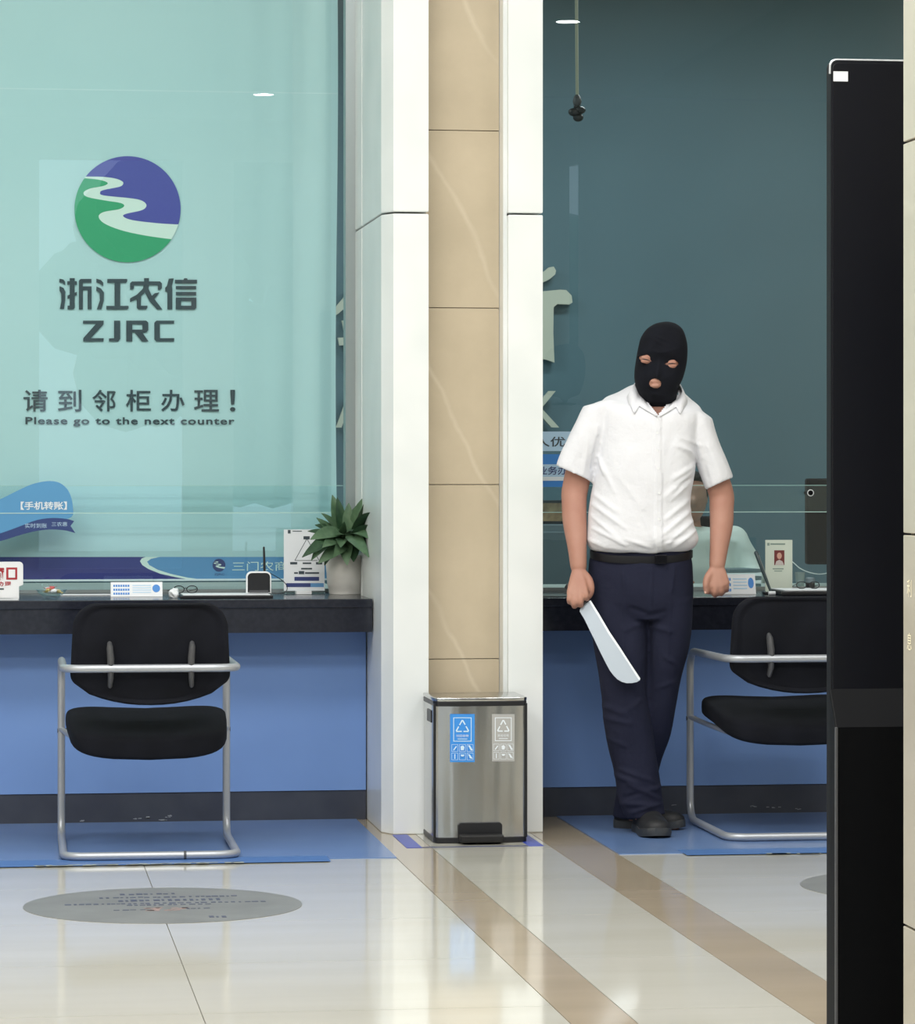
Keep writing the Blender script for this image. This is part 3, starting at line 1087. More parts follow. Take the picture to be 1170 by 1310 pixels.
def bin_label(x0, x1, y0, y1, m, word, third):
    Yl = byf - 0.0012
    o = ink([rc(x0, y0, x1, y1)], 'label', m, Yl)
    ofs = Matrix.Translation(-bn.location)
    o.data.transform(ofs)
    o.parent = bn
    W, H = x1 - x0, y1 - y0

    def fr_(u0, v0, u1, v1, t):
        a, b, c, d = x0 + u0 * W, y0 + v0 * H, x0 + u1 * W, y0 + v1 * H
        return [rc(a, b, c, b + t), rc(a, d - t, c, d), rc(a, b, a + t, d), rc(c - t, b, c, d)]
    polys = fr_(0.13, 0.07, 0.87, 0.57, 0.9)
    # recycling triangle of three broken sides
    tri = [(0.5, 0.12), (0.76, 0.36), (0.24, 0.36)]
    for k in range(3):
        a, b = tri[k], tri[(k + 1) % 3]
        for t0, t1 in ((0.02, 0.42), (0.55, 0.98)):
            p0 = (x0 + (a[0] + (b[0] - a[0]) * t0) * W, y0 + (a[1] + (b[1] - a[1]) * t0) * H)
            p1 = (x0 + (a[0] + (b[0] - a[0]) * t1) * W, y0 + (a[1] + (b[1] - a[1]) * t1) * H)
            dx, dy = p1[0] - p0[0], p1[1] - p0[1]
            l = math.hypot(dx, dy)
            nx, ny = -dy / l * 0.8, dx / l * 0.8
            polys.append([(p0[0] - nx, p0[1] - ny), (p1[0] - nx, p1[1] - ny), (p1[0] + nx, p1[1] + ny), (p0[0] + nx, p0[1] + ny)])
    polys.append(rc(x0 + W * 0.3, y0 + H * 0.51, x0 + W * 0.7, y0 + H * 0.525))
    for r in range(2):
        for c in range(3):
            polys += fr_(0.06 + c * 0.31, 0.63 + r * 0.175, 0.32 + c * 0.31, 0.78 + r * 0.175, 0.45)
    # little pictograms in the six cells
    for k, pg in enumerate((((.12, .74), (.24, .66), (.27, .68), (.15, .76)), ((.42, .67), (.52, .65), (.58, .69), (.55, .75), (.43, .75)), ((.72, .65), (.80, .65), (.92, .75), (.84, .76)),
                            ((.17, .83), (.21, .83), (.21, .93), (.17, .93)), ((.42, .84), (.58, .84), (.55, .88), (.45, .88)), ((.72, .83), (.80, .84), (.92, .93), (.80, .92)))):
        polys.append([(x0 + a * W, y0 + b * H) for a, b in pg])
    o2 = ink(polys, 'label_print', M['white_print'] if third else M['label_white'], Yl, None, 1)
    o2.data.transform(ofs)
    o2.parent = bn
    o3 = ptext(word, x0 + W * 0.25, x0 + W * 0.75, y0 + H * 0.455, 3.4, M['white_print'], Yl - 0.002)
    o3.data.transform(ofs)
    o3.parent = bn


M['label_blue'] = mat('label_blue', srgb(62, 146, 228), 0.4)
M['label_grey'] = mat('label_grey', srgb(176, 176, 174), 0.4)
M['label_white'] = mat('label_white', srgb(205, 232, 250), 0.5)
bin_label(575.5, 607, 913.5, 975, M['label_blue'], '可回收物', False)
bin_label(629, 658, 913.5, 974, M['label_grey'], '其他垃圾', True)

# ------------------------------------------------------------------ visitor chairs
def bez(pts, r=0.06, n=6):
    """polyline with rounded corners"""
    out = [Vector(pts[0])]
    for i in range(1, len(pts) - 1):
        p, a, b = Vector(pts[i]), Vector(pts[i - 1]), Vector(pts[i + 1])
        rr = min(r, (a - p).length * 0.49, (b - p).length * 0.49)
        s, e = p + (a - p).normalized() * rr, p + (b - p).normalized() * rr
        for k in range(n + 1):
            t = k / n
            out.append(s * (1 - t) ** 2 + p * 2 * t * (1 - t) + e * t * t)
    out.append(Vector(pts[-1]))
    return out


def pillow(hx_, hy_, hz_, fn, nx=36, ny=28, e=5.0):
    """rounded cushion: superellipsoid-like grid sphere shaped by fn"""
    mb = MB()
    rs = []
    for j in range(1, ny):
        v = -PI / 2 + PI * j / ny
        r = []
        for i in range(nx):
            a = 2 * PI * i / nx
            f = lambda c, q: math.copysign(abs(c) ** q, c)
            q, s = 2 / e, 2 / 4.6
            x = f(math.cos(v), s) * f(math.cos(a), q)
            y = f(math.cos(v), s) * f(math.sin(a), q)
            z = f(math.sin(v), s)
            r.append(fn(x * hx_, y * hy_, z * hz_))
        rs.append(r)
    mb.rings(rs)
    return mb


W2 = 0.268          # half the width of the frame


def make_chair(label, loc, rz):
    """local frame: sitter faces +y, y=0 is the rear floor bar"""
    t = thing('visitor_chair', label, 'chair', loc, rz, 'visitor chairs at the counters')
    L = 0.60
    r = 0.0125
    zb_ = 0.59
    frame = bez([(-0.05, 0, r), (-W2, 0, r), (-W2, L, r), (-W2, L, zb_ - 0.004), (-W2, 0.005, zb_), (W2, 0.005, zb_), (W2, L, zb_ - 0.004), (W2, L, r), (W2, 0, r), (-0.05, 0, r)], 0.075)
    MB().tube(frame, r, 14).build('tube_frame', M['tube'], t, True)
    MB().tube([(0.1, 0, r), (0.108, 0, r)], r + 0.0012, 14).build('tube_joint', M['grey_plastic'], t, True)
    # seat cushion: thick rounded rear edge, dished top
    def fs(x, y, z):
        z2 = z - 0.010 * math.exp(-(x / 0.16) ** 2) * (1 if z > 0 else 0) + 0.010 * (x / 0.25) ** 2 * (0.3)
        if z < 0:
            z2 -= 0.012 * (1 - (x / 0.24) ** 2) * (1 if y < 0 else 0.4)
        wd = 1.0 + 0.04 * (y / 0.22)
        return (x * wd, 0.33 + y, 0.385 + z2 + 0.03 * (y / 0.22) - 0.012 * (y / 0.22) ** 2)
    pillow(0.253, 0.235, 0.044, fs).build('seat', M['black_fabric'], t, True, 180)
    # seat rails under the cushion
    for s in (-1, 1):
        MB().tube(bez([(s * W2, L - 0.006, 0.36), (s * (W2 - 0.03), L - 0.10, 0.345), (s * (W2 - 0.05), 0.16, 0.335)], 0.03), 0.009, 10).build('seat_rail', M['tube'], t, True)
        MB().tube([(s * (W2 + 0.013), L, 0.355), (s * (W2 - 0.02), L, 0.355)], 0.008, 8).build('bolt', M['grey_plastic'], t, True)
        # back brackets: flat bars from the back shell under the top bar
        MB().tube([(s * 0.127, 0.035, 0.663), (s * 0.127, 0.018, 0.655), (s * 0.124, 0.012, 0.62), (s * 0.124, 0.014, 0.56), (s * 0.126, 0.032, 0.535)], [0.012, 0.017, 0.019, 0.015, 0.012], 10, flat=0.6).build('back_bracket', M['grey_plastic'], t, True)
        MB().ball((s * 0.127, 0.028, 0.665), 0.008, n=8).build('bolt', M['grey_plastic'], t, True)
    # padded back: rounded top corners, curved-in lower edge, thin rim shell

    def outline(u):
        # closed outline, u in 0..1, x half width .245, z from .474 to .797
        pass
    pts = []
    top, bot, hw_ = 0.795, 0.474, 0.247

    def add(c, rx, rz_, a0, a1, n):
        for k in range(n + 1):
            a = R(a0 + (a1 - a0) * k / n)
            pts.append((c[0] + rx * math.cos(a), c[1] + rz_ * math.sin(a)))
    add((hw_ - 0.085, top - 0.085), 0.078, 0.080, 0, 90, 10)
    add((-hw_ + 0.085, top - 0.085), 0.078, 0.080, 90, 180, 10)
    add((-hw_ + 0.030, 0.57), 0.030, 0.035, 180, 235, 5)
    for k in range(1, 12):
        x = -hw_ + 0.02 + (2 * hw_ - 0.04) * k / 12
        pts.append((x, bot + 0.062 * (abs(x) / hw_) ** 2.2))
    add((hw_ - 0.030, 0.57), 0.030, 0.035, -55, 0, 5)

    def yb(x, z, d):
        return 0.055 + d + 0.055 * 0.0 - 0.035 * (1 - (x / 0.25) ** 2) * 0.8 + 0.05 * (0.797 - z) * 0.5

    cz = 0.645
    rs = []
    for sc, d in ((0.0, -0.004), (0.55, -0.004), (0.84, -0.0035), (0.90, -0.002), (0.93, -0.009), (0.97, -0.010), (1.0, 0.0), (1.0, 0.018), (0.985, 0.036), (0.93, 0.048), (0.6, 0.056), (0.0, 0.058)):
        sc = max(sc, 0.002)
        rs.append([(x * sc, yb(x * sc, cz + (z - cz) * sc, d), cz + (z - cz) * sc) for x, z in pts])
    MB().rings(rs).build('backrest', M['black_fabric'], t, True, 60)
    return t


g0 = G(193, 1102)
Yb_ = 10.40
cxl = (XX(85, Yb_) + XX(301, Yb_)) / 2
make_chair('black cushioned chair on the left blue vinyl, before the empty counter', (cxl, Yb_, 0.0045), R(-0.5))
Yb2 = 10.66
make_chair('black cushioned chair right of the masked person, half hidden by the black kiosk', (XX(936, Yb2) + W2 - 0.012, Yb2, 0.0045), R(0))

# ------------------------------------------------------------------ right foreground: stone pillar and display kiosk
YN = 6.3
xw = XX(1155, YN)
pr = tag(MB().box(xw + 0.012, xw + 0.55, 4.4, YN - 0.012, 0, HC).build('wall_corner_pillar', M['grout']), kind='structure')
zs = [ZZ(183, YN, 1155), ZZ(683, YN, 1155)]
ph = zs[0] - zs[1]
zz = [zs[1] - 2 * ph + 0.0]
zz = [0.0, zs[1] - ph, zs[1], zs[0], zs[0] + ph, zs[0] + 2 * ph, HC]
zz = [z for z in zz if 0 <= z <= HC]
for a, b in zip(zz[:-1], zz[1:]):
    MB().box(xw, xw + 0.02, 5.35, YN, a + 0.002, b - 0.002, bev=0.0015, seg=1).build('marble_tile', M['tan_wall'], pr)
    MB().box(xw, xw + 0.02, 4.4, 5.346, a + 0.002, b - 0.002, bev=0.0015, seg=1).build('marble_tile', M['tan_wall'], pr)
    MB().box(xw + 0.021, xw + 0.55, YN - 0.02, YN, a + 0.002, b - 0.002, bev=0.0015, seg=1).build('marble_tile', M['tan_wall'], pr)
# engraved characters on its side, cut by the frame
pe = mat('engraving', srgb(236, 226, 198), 0.5)
for ch, py in (('利', 755), ('息', 826)):
    me = text_mesh(ch, 0.036, 0.002)
    cy_ = sum(v.co.y for v in me.vertices) / len(me.vertices)
    # u axis runs toward the viewer (-y)
    xs = [v.co.x for v in me.vertices]
    x0_ = min(xs)
    z0 = ZZ(py, 6.2, 1163)
    for v in me.vertices:
        a, b = v.co.x - x0_, v.co.y - cy_
        v.co = Vector((xw - 0.001, YN - 0.030 - a, z0 + b))
    mkobj('engraved_character', me, pe, pr)

YK = 6.62
kx0, kx1 = XX(1062.5, YK), XX(1062.5, YK) + 0.62
kz1 = ZZ(77, YK, 1100)
kk = thing('display_kiosk', 'tall black display kiosk beside the stone pillar', 'kiosk', ((kx0 + kx1) / 2, YK, 0))
kw = (kx1 - kx0) / 2


def rpanel(x0, x1, z0, z1, r, y0, d, bev=0.003):
    pts = []
    for cx, cz_, a0 in ((x1 - r, z1 - r, 0), (x0 + r, z1 - r, 90)):
        for k in range(7):
            a = R(a0 + 15 * k)
            pts.append((cx + r * math.cos(a), cz_ + r * math.sin(a)))
    pts += [(x0, z0), (x1, z0)]
    return MB().prism(pts, d, 'y', y0, bev=bev)


rpanel(-kw, kw, 0.03, kz1, 0.014, 0.0, 0.038).build('casing', mat('kiosk_trim', srgb(12, 14, 20), 0.6, spec=0.15), kk)
rpanel(-kw + 0.003, kw - 0.004, 0.03, kz1 - 0.006, 0.012, -0.004, 0.006, 0.001).build('front_glass', M['screen_black'], kk)
MB().tube(bez([(-kw - 0.0005, 0.004, kz1 - 0.028), (-kw, 0.004, kz1), (kw, 0.004, kz1)], 0.016), 0.0028, 8).build('chrome_rim', mat('chrome_worn', srgb(214, 218, 222), 0.3, 0.6), kk, True)
MB().box(-kw + 0.004, -kw + 0.034, -0.0052, -0.004, kz1 - 0.044, kz1 - 0.024).build('tape_piece', M['card'], kk)
# lower box with a sloping top
bxl = XX(1079, 6.5) - kk.location.x
zb1, zb2 = ZZ(886, 6.5, 1100), ZZ(936, 6.45, 1100)
mb = MB().prism([(-0.004, zb1), (-0.055, zb2), (-0.055, 0.03), (-0.004, 0.03)], kw - 0.0 - bxl, 'x', bxl, bev=0.003)
mb.build('lower_box', M['kiosk_body'], kk)
MB().box(bxl - 0.001, bxl + 0.004, -0.058, -0.05, 0.03, zb2, bev=0.001).build('box_edge', M['grey_plastic'], kk)
MB().box(-kw - 0.02, kw + 0.02, -0.12, 0.16, 0.0, 0.03, bev=0.006).build('foot_plate', M['kiosk_body'], kk)

# ------------------------------------------------------------------ things on the counters
ZC = ZT


def prop(name, label, cat, px, Y, rz=0, z=None):
    return thing(name, label, cat, (XX(px, Y), Y, (ZC if z is None else z) + 0.0006), rz)


def w(px0, px1, Y):
    return XX(px1, Y) - XX(px0, Y)


U = lambda Y: Y / 0.992 / F      # metres a pixel covers at depth Y
# potted plant
Yp = 11.78
pp = prop('potted_plant', 'leafy green plant in a pale grey pot at the counter end by the pillar', 'plant', 441, Yp)
u_ = U(Yp)
prof = [(0.0, 0.0), (0.054, 0.0), (0.056, 0.004), (0.057, 0.016), (0.059, 0.018), (0.060, 0.028), (0.062, 0.030), (0.066, 0.085), (0.069, 0.122), (0.072, 0.124), (0.072, 0.136), (0.068, 0.138), (0.064, 0.120), (0.0, 0.118)]
MB().lathe([(max(r, 0.0005), z) for r, z in prof], n=40, cap=True).build('pot', M['pot'], pp, True, 50)
MB().lathe([(0.063, 0.119), (0.04, 0.125), (0.001, 0.128)], n=20).build('soil', M['soil'], pp)


def leaf_mesh(L, W, bend, curl=0.25):
    mb = MB()
    n = 8
    rows = []
    for i in range(n + 1):
        t = i / n
        wd = W * (math.sin(PI * min(1, t * 0.96 + 0.03)) ** 0.75) * (1 - 0.35 * t)
        a = bend * t
        y = L * (math.sin(a) / bend if bend else t)
        z = -L * ((1 - math.cos(a)) / bend if bend else 0)
        rows.append([mb.bm.verts.new((sx * wd, y, z + abs(sx) * wd * curl)) for sx in (-1, -0.5, 0, 0.5, 1)])
    for a, b in zip(rows[:-1], rows[1:]):
        for j in range(4):
            mb.bm.faces.new((a[j], a[j + 1], b[j + 1], b[j]))
    return mb.mesh('leaf')


leafdefs = [  # tip px, tip py, depth offset of tip, width
    (388, 712, -0.16, 15), (399, 716, -0.14, 13), (408, 720, -0.12, 15), (416, 722, -0.10, 15), (427, 712, -0.15, 15), (444, 722, -0.13, 17), (452, 718, -0.12, 16), (460, 702, -0.14, 17),
    (471, 712, -0.30, 15), (470, 700, -0.22, 13), (405, 663, -0.04, 14), (425, 634, 0.01, 15), (431, 637, 0.0, 13), (467, 635, -0.08, 11), (470, 634, -0.14, 9), (475, 656, -0.34, 12), (411, 657, -0.04, 12),
    (398, 690, -0.12, 16), (394, 680, -0.10, 13), (420, 700, -0.12, 15), (436, 700, -0.16, 15), (471, 672, -0.26, 14), (473, 690, -0.28, 12), (455, 648, -0.02, 12), (403, 672, -0.06, 14), (440, 668, -0.12, 12), (455, 692, -0.16, 15),
    (425, 655, 0.02, 13), (446, 644, -0.02, 12), (430, 684, -0.14, 13), (462, 682, -0.16, 15), (413, 700, -0.14, 15)]
stm = MB()
for i, (tx, ty, td, lw) in enumerate(leafdefs):
    rr = random.Random(i + 20)
    tip = P(tx, ty, Yp + td) - pp.location
    base = Vector((rr.uniform(-0.015, 0.02) + 0.004, rr.uniform(-0.02, 0.02), 0.17 + rr.uniform(-0.02, 0.03)))
    d = tip - base
    low = ty > 680
    st_ = base + d * 0.2 + Vector((0, 0, 0.035 if low else 0.0))
    d2 = tip - st_
    L = d2.length
    bend = 0.75 if low else 0.35
    me = leaf_mesh(L * (1.06 if low else 1.02), lw * u_ * 0.72, bend)
    # aim the chord of the leaf at the tip
    chord = Vector((0, math.sin(bend) / bend, -(1 - math.cos(bend)) / bend)).normalized()
    q = chord.rotation_difference(d2.normalized())
    # roll so that the upper face looks up and to the viewer
    mq = q.to_matrix().to_4x4()
    up_ = mq @ Vector((0, 0, 1))
    ax = d2.normalized()
    want = Vector((rr.uniform(-0.4, 0.4), -0.75, 0.7))
    want = (want - ax * want.dot(ax)).normalized()
    cur = (up_ - ax * up_.dot(ax)).normalized()
    sgn = math.copysign(1, cur.cross(want).dot(ax))
    rot = Matrix.Rotation(sgn * cur.angle(want), 4, ax)
    o = mkobj('leaf', me, M['leaf_dark'] if i % 3 == 0 else M['leaf'], pp, True, 180)
    o.matrix_local = Matrix.Translation(st_) @ rot @ mq
    stm.tube([(base.x * 0.4, base.y * 0.4, 0.115), base, st_], [0.003, 0.0025, 0.002], 6)
stm.build('stems', M['leaf'], pp, True)['kind'] = 'stuff'

# brochure stand
Yq = 11.84
bs = prop('brochure_stand', 'white printed leaflet in an upright stand beside the plant pot', 'leaflet', 389, Yq)
u_ = U(Yq)
bw_, bh_ = 52 * u_, 78 * u_
BO = lambda o: (o.data.transform(Matrix.Translation(-bs.location)), setattr(o, 'parent', bs), o)[2]
base_y = 757
MB().box(-bw_ / 2, bw_ / 2, -0.001, 0.002, 0.010, 0.010 + bh_).build('leaflet', M['card'], bs)
MB().prism([(-bw_ / 2, 0.0), (bw_ / 2, 0.0), (bw_ / 2, 0.012), (-bw_ / 2, 0.012)], 0.07, 'y', -0.015, bev=0.003).build('stand_foot', M['clear'], bs)
Yi = Yq - 0.0016
BO(ink([rc(366, 746, 397, 751)], 'print_band', M['navy'], Yi))
BO(ink([rc(397, 746, 414, 751)], 'print_band', M['band_light'], Yi))
BO(ink([rc(376.5, 738, 408, 743)], 'print_band', M['navy'], Yi))


def seg(a, b, t=0.35):
    dx, dy = b[0] - a[0], b[1] - a[1]
    l = math.hypot(dx, dy)
    nx, ny = -dy / l * t, dx / l * t
    return [(a[0] - nx, a[1] - ny), (b[0] - nx, b[1] - ny), (b[0] + nx, b[1] + ny), (a[0] + nx, a[1] + ny)]


BO(ink([seg((392, 690), (377, 717)), seg((377, 717), (406, 717)), seg((393, 690), (408, 717)), rc(388, 686, 396, 690), rc(371, 719, 380, 722), rc(404, 719, 412, 722), rc(387, 719.5, 398, 721.5),
        rc(374, 679, 386, 680), rc(368, 678, 371.5, 682.5), rc(385, 726.5, 399, 728.5), rc(376, 732, 381, 734), rc(382, 730.5, 389, 734.5), rc(390, 732, 408, 734)], 'small_print', M['ink'], Yi))
MB().box(-0.034, 0.02, -0.07, -0.02, 0.0, 0.012, bev=0.001).build('card_stack', M['white_plastic'], bs)

# pen-holder terminal: rounded black screen in a white rim on a long black pad
Yd = 11.55
u_ = U(Yd)
pd = prop('writing_pad', 'flat black pad with a white top edge left of the plant', 'pad', 290, Yd)
MB().box(-60 * u_, 56 * u_, -0.10, 0.10, 0.0, 0.009, bev=0.002).build('pad_body', M['black_plastic'], pd)
MB().box(-57 * u_, 53 * u_, -0.085, 0.095, 0.009, 0.0115, bev=0.001).build('pad_sheet', M['card'], pd)
dv = thing('card_reader', 'small rounded black device with a white rim on the black pad', 'device', (XX(331, Yd), Yd, ZC + 0.0125))


def rshape(hw_, h, r):
    pts = [(hw_, 0), (hw_, h - r)] + [(hw_ - r + r * math.cos(R(a)), h - r + r * math.sin(R(a))) for a in range(15, 91, 15)]
    return pts + [(-x, z) for x, z in pts[::-1]]


MB().prism(rshape(16 * u_, 28 * u_, 7 * u_), 0.022, 'y', 0.0, bev=0.003).build('rim', M['white_plastic'], dv)
MB().prism([(x, z + 0.004) for x, z in rshape(14.2 * u_, 24.6 * u_, 5.5 * u_)], 0.002, 'y', -0.0015, bev=0.0005).build('screen', M['black_plastic'], dv)
MB().box(-12 * u_, 12 * u_, -0.004, 0.0, 0.003, 0.011).build('slot', M['grey_plastic'], dv)
pn = thing('pen', 'thin black pen standing upright behind the small rounded device', 'pen', (XX(340, Yd), Yd + 0.05, ZC + 0.0125))
MB().tube([(0, 0, 0), (0, 0, 0.02)], [0.014, 0.010], 14).build('pen_base', M['black_plastic'], pn, True)
MB().tube([(0, 0, 0.015), (-0.001, 0, 0.09), (-0.003, 0, 0.158), (-0.003, 0, 0.160)], [0.0045, 0.0045, 0.0035, 0.0012], 10).build('pen_barrel', M['black_plastic'], pn, True)
a = P(345, 733, Yd + 0.06)
cp = [a] + [P(x, y, Yd + 0.04) for x, y in ((352, 737), (360, 742), (366, 748), (367, 754))] + [P(x, y, Yd - 0.06) for x, y in ((363, 758.0), (355, 759.3), (348, 759))]
cp = [Vector((p.x, p.y, max(p.z, ZC + 0.003))) for p in cp]
cc = MB().tube(smooth_line([tuple(p) for p in cp], 5), 0.0014, 6).build('cord', M['black_plastic'])
recenter(cc, cp[-1])
tag(cc, 'thin looping black cord between the small device and the leaflet', 'cord')

# eyeglasses lying on the pad
def eyeglasses(label, px, Y, z, sc=1.0, rz=0.0):
    t = thing('eyeglasses', label, 'glasses', (XX(px, Y), Y, z), rz)
    for s in (-1, 1):
        ring = [(s * 0.032 * sc + 0.026 * sc * math.cos(a), -0.002, 0.018 * sc + 0.017 * sc * math.sin(a)) for a in [k * 2 * PI / 24 for k in range(24)]]
        MB().tube(ring, 0.0016, 6, closed=True).build('rim', M['black_plastic'], t, True)
        MB().poly([(x, y, z_) for x, y, z_ in ring]).build('lens', M['clear'], t)
        MB().tube([(s * 0.058 * sc, 0, 0.022 * sc), (s * 0.06 * sc, 0.04, 0.016 * sc), (s * 0.055 * sc, 0.12, 0.004)], 0.0015, 6).build('temple', M['black_plastic'], t, True)
    MB().tube([(-0.007 * sc, 0, 0.022 * sc), (0, -0.002, 0.025 * sc), (0.007 * sc, 0, 0.022 * sc)], 0.0014, 6).build('bridge', M['black_plastic'], t, True)
    return t


eyeglasses('black rimmed reading glasses on the black pad on the left counter', 237, 11.62, ZC + 0.0125, 0.72, R(8))
tissue = prop('crumpled_tissue', 'small crumpled white tissue beside the reading glasses', 'tissue', 223, 11.5)
mb = MB()
bmesh.ops.create_icosphere(mb.bm, subdivisions=3, radius=0.018)
for v in mb.bm.verts:
    v.co *= 1 + 0.35 * noise.noise(v.co * 90)
    v.co.z = max(v.co.z + 0.015, 0.0)
mb.build('tissue', M['card'], tissue, True, 30)

# tent cards with blue print
def tent_card(label, x0, x1, y0, Y, dark=False):
    u = U(Y)
    t = prop('tent_card', label, 'card stand', (x0 + x1) / 2, Y)
    wd = (x1 - x0) / 2 * u
    hh = ZZ(y0, Y, x0) - ZC
    MB().prism([(-0.02, 0), (-0.002, hh), (0.001, hh), (0.024, 0), (0.022, 0), (0, hh - 0.004), (-0.0175, 0)], 2 * wd, 'x', -wd).build('card', M['card'], t)
    # print lies just in front of the sloping face
    sl = 0.018 / hh

    def pr_(polys, m, nm):
        mb = MB()
        for p in polys:
            mb.poly([(-wd + a * 2 * wd, -0.0205 + sl * (b * hh) - 0.0004, b * hh) for a, b in p])
        mb.build(nm, m, t)
    rows = []
    for r_ in range(3):
        a = 0.05
        while a < 0.36:
            l = 0.035
            rows.append([(a, 0.82 - r_ * 0.27), (a + l, 0.82 - r_ * 0.27), (a + l, 0.68 - r_ * 0.27), (a, 0.68 - r_ * 0.27)])
            a += 0.046
    pr_(rows, M['blue_ink'], 'blue_print')
    pr_([[(0.42, 0.80 - k * 0.16), (0.78, 0.80 - k * 0.16), (0.78, 0.74 - k * 0.16), (0.42, 0.74 - k * 0.16)] for k in range(4)], M['pale_blue'], 'pale_print')
    pr_([[(0.88 + 0.075 * math.cos(k * PI / 8), 0.56 + 0.27 * math.sin(k * PI / 8)) for k in range(16)]], M['blue_ink'], 'round_emblem')
    return t


tent_card('low white card with rows of blue print on the left counter', 142, 207, 745, 11.66)
tent_card('low white card with blue print partly behind the masked person\'s hand', 915, 966, 735, 11.6)

# glass candy bowl
cbw = prop('glass_bowl', 'small clear glass bowl heaped with wrapped sweets on the left counter', 'bowl', 66, 11.5)
MB().lathe([(0.022, 0), (0.024, 0.004), (0.030, 0.008), (0.046, 0.020), (0.052, 0.030), (0.050, 0.030), (0.043, 0.021), (0.028, 0.011), (0.001, 0.008)], n=28).build('bowl', M['clear'], cbw, True, 60)
for k in range(11):
    rr = random.Random(k)
    a, r = rr.uniform(0, 6.28), rr.uniform(0, 0.026)
    c = Vector((r * math.cos(a), r * math.sin(a), 0.022 + (0.03 - r) * 0.5))
    mb = MB()
    mb.ball((0, 0, 0), 0.009, (1.3, 0.8, 0.7), 8)
    mb.prism([(0.009, -0.001), (0.018, -0.006), (0.018, 0.006)], 0.001, 'z', 0)
    mb.prism([(-0.009, -0.001), (-0.018, -0.006), (-0.018, 0.006)], 0.001, 'z', 0)
    o = mb.build('wrapped_sweet', (M['card'], mat('sweet_red', srgb(190, 90, 90), 0.4), mat('sweet_gold', srgb(196, 180, 120), 0.4))[k % 3])
    o.location = cbw.location + c
    o.rotation_euler = (rr.uniform(-.5, .5), rr.uniform(-.4, .4), rr.uniform(0, 3))
    tag(o, 'small wrapped sweet in the glass bowl', 'sweet', 'wrapped sweets in the glass bowl')
mr = MB().box(-0.09, 0.09, -0.01, 0.02, 0, 0.004, bev=0.001).build('paper_strip', M['card'])
mr.location = (XX(110, 11.75), 11.78, ZC + 0.0006)
tag(mr, 'narrow strip of white paper lying behind the glass bowl', 'paper')

# window sign at the left edge of the frame
Yw = 11.46
ws = prop('window_sign', 'white sign board with red outlined characters at the left edge of the frame', 'sign', -14, Yw)
u_ = U(Yw)
WO = lambda o: (o.data.transform(Matrix.Translation(-ws.location)), setattr(o, 'parent', ws), o)[2]
hh = ZZ(719, Yw, 0) - ZC
pts = rshape(42.5 * u_, hh, 5 * u_)
pts = [(x * (1.0 if z > 17 * u_ else 0.88), z) for x, z in ([(42.5 * u_, 0), (42.5 * u_, 16 * u_), (42.5 * u_, 18 * u_)] + rshape(42.5 * u_, hh, 5 * u_)[1:-1] + [(-42.5 * u_, 18 * u_), (-42.5 * u_, 16 * u_), (-42.5 * u_, 0)])]
MB().prism(pts, 0.006, 'y', 0, bev=0.0008).build('board', M['white_plastic'], ws)
MB().box(-0.08, 0.08, 0.0, 0.04, 0, 0.004).build('foot', M['clear'], ws)
WO(ink([rc(8, 726, 22, 741.5)], 'red_character', M['red'], Yw - 0.001))
WO(ink([rc(10.8, 728.6, 19.4, 739)], 'character_counter', M['white_plastic'], Yw - 0.001, None, 2))
WO(ptext('窗', -11, 5.5, 733.5, 17, M['red'], Yw - 0.002, name='red_character', bold=0.03))
WO(ptext('此处办理', -18, 14, 747, 6, M['red'], Yw - 0.002, name='red_line', bold=0.02))
WO(ink([rc(-14, 752.5, 5, 754.5)], 'small_print', M['ink'], Yw - 0.001))
nc = prop('paper_note', 'white sheet of paper lying under the red lettered sign', 'paper', 8, 11.41)
MB().box(-0.03, 0.04, -0.03, 0.03, 0, 0.001).build('sheet', M['card'], nc)

# right counter: photo card, pen stand, clip board with glasses, cable, cup
Yr = 11.72
pc = prop('photo_card', 'white card in a clear holder showing a small red portrait photo', 'photo card', 996, Yr)
u_ = U(Yr)
PO = lambda o: (o.data.transform(Matrix.Translation(-pc.location)), setattr(o, 'parent', pc), o)[2]
hc_ = ZZ(691, Yr, 996) - ZC
MB().box(-18 * u_, 18 * u_, 0, 0.004, 0.004, hc_, bev=0.001).build('card', mat('card_cream', srgb(216, 226, 212), 0.5), pc)
MB().box(-18.6 * u_, 18.6 * u_, -0.03, 0.04, 0, 0.005, bev=0.001).build('holder_foot', M['clear'], pc)
PO(ink([rc(990, 704, 1003, 723)], 'photo', mat('photo_red', srgb(120, 52, 52), 0.5), Yr - 0.0005))
PO(ink([[(996.5 + 3.1 * math.cos(a * PI / 8), 711 + 4.2 * math.sin(a * PI / 8)) for a in range(16)]], 'photo_face', mat('photo_face', srgb(214, 166, 148), 0.5), Yr - 0.0005, None, 1))
PO(ink([[(991, 723), (992.5, 718), (996.5, 716), (1000.5, 718), (1002.5, 723)]], 'photo_shoulders', mat('photo_shirt', srgb(206, 196, 192), 0.5), Yr - 0.0005, None, 1))
PO(ink([rc(985, 695, 1004, 697), rc(981, 694.5, 984, 698), rc(988, 727, 1002, 728.4), rc(990, 730, 1000, 731)], 'small_print', mat('print_sage', srgb(140, 160, 150), 0.5), Yr - 0.0005))

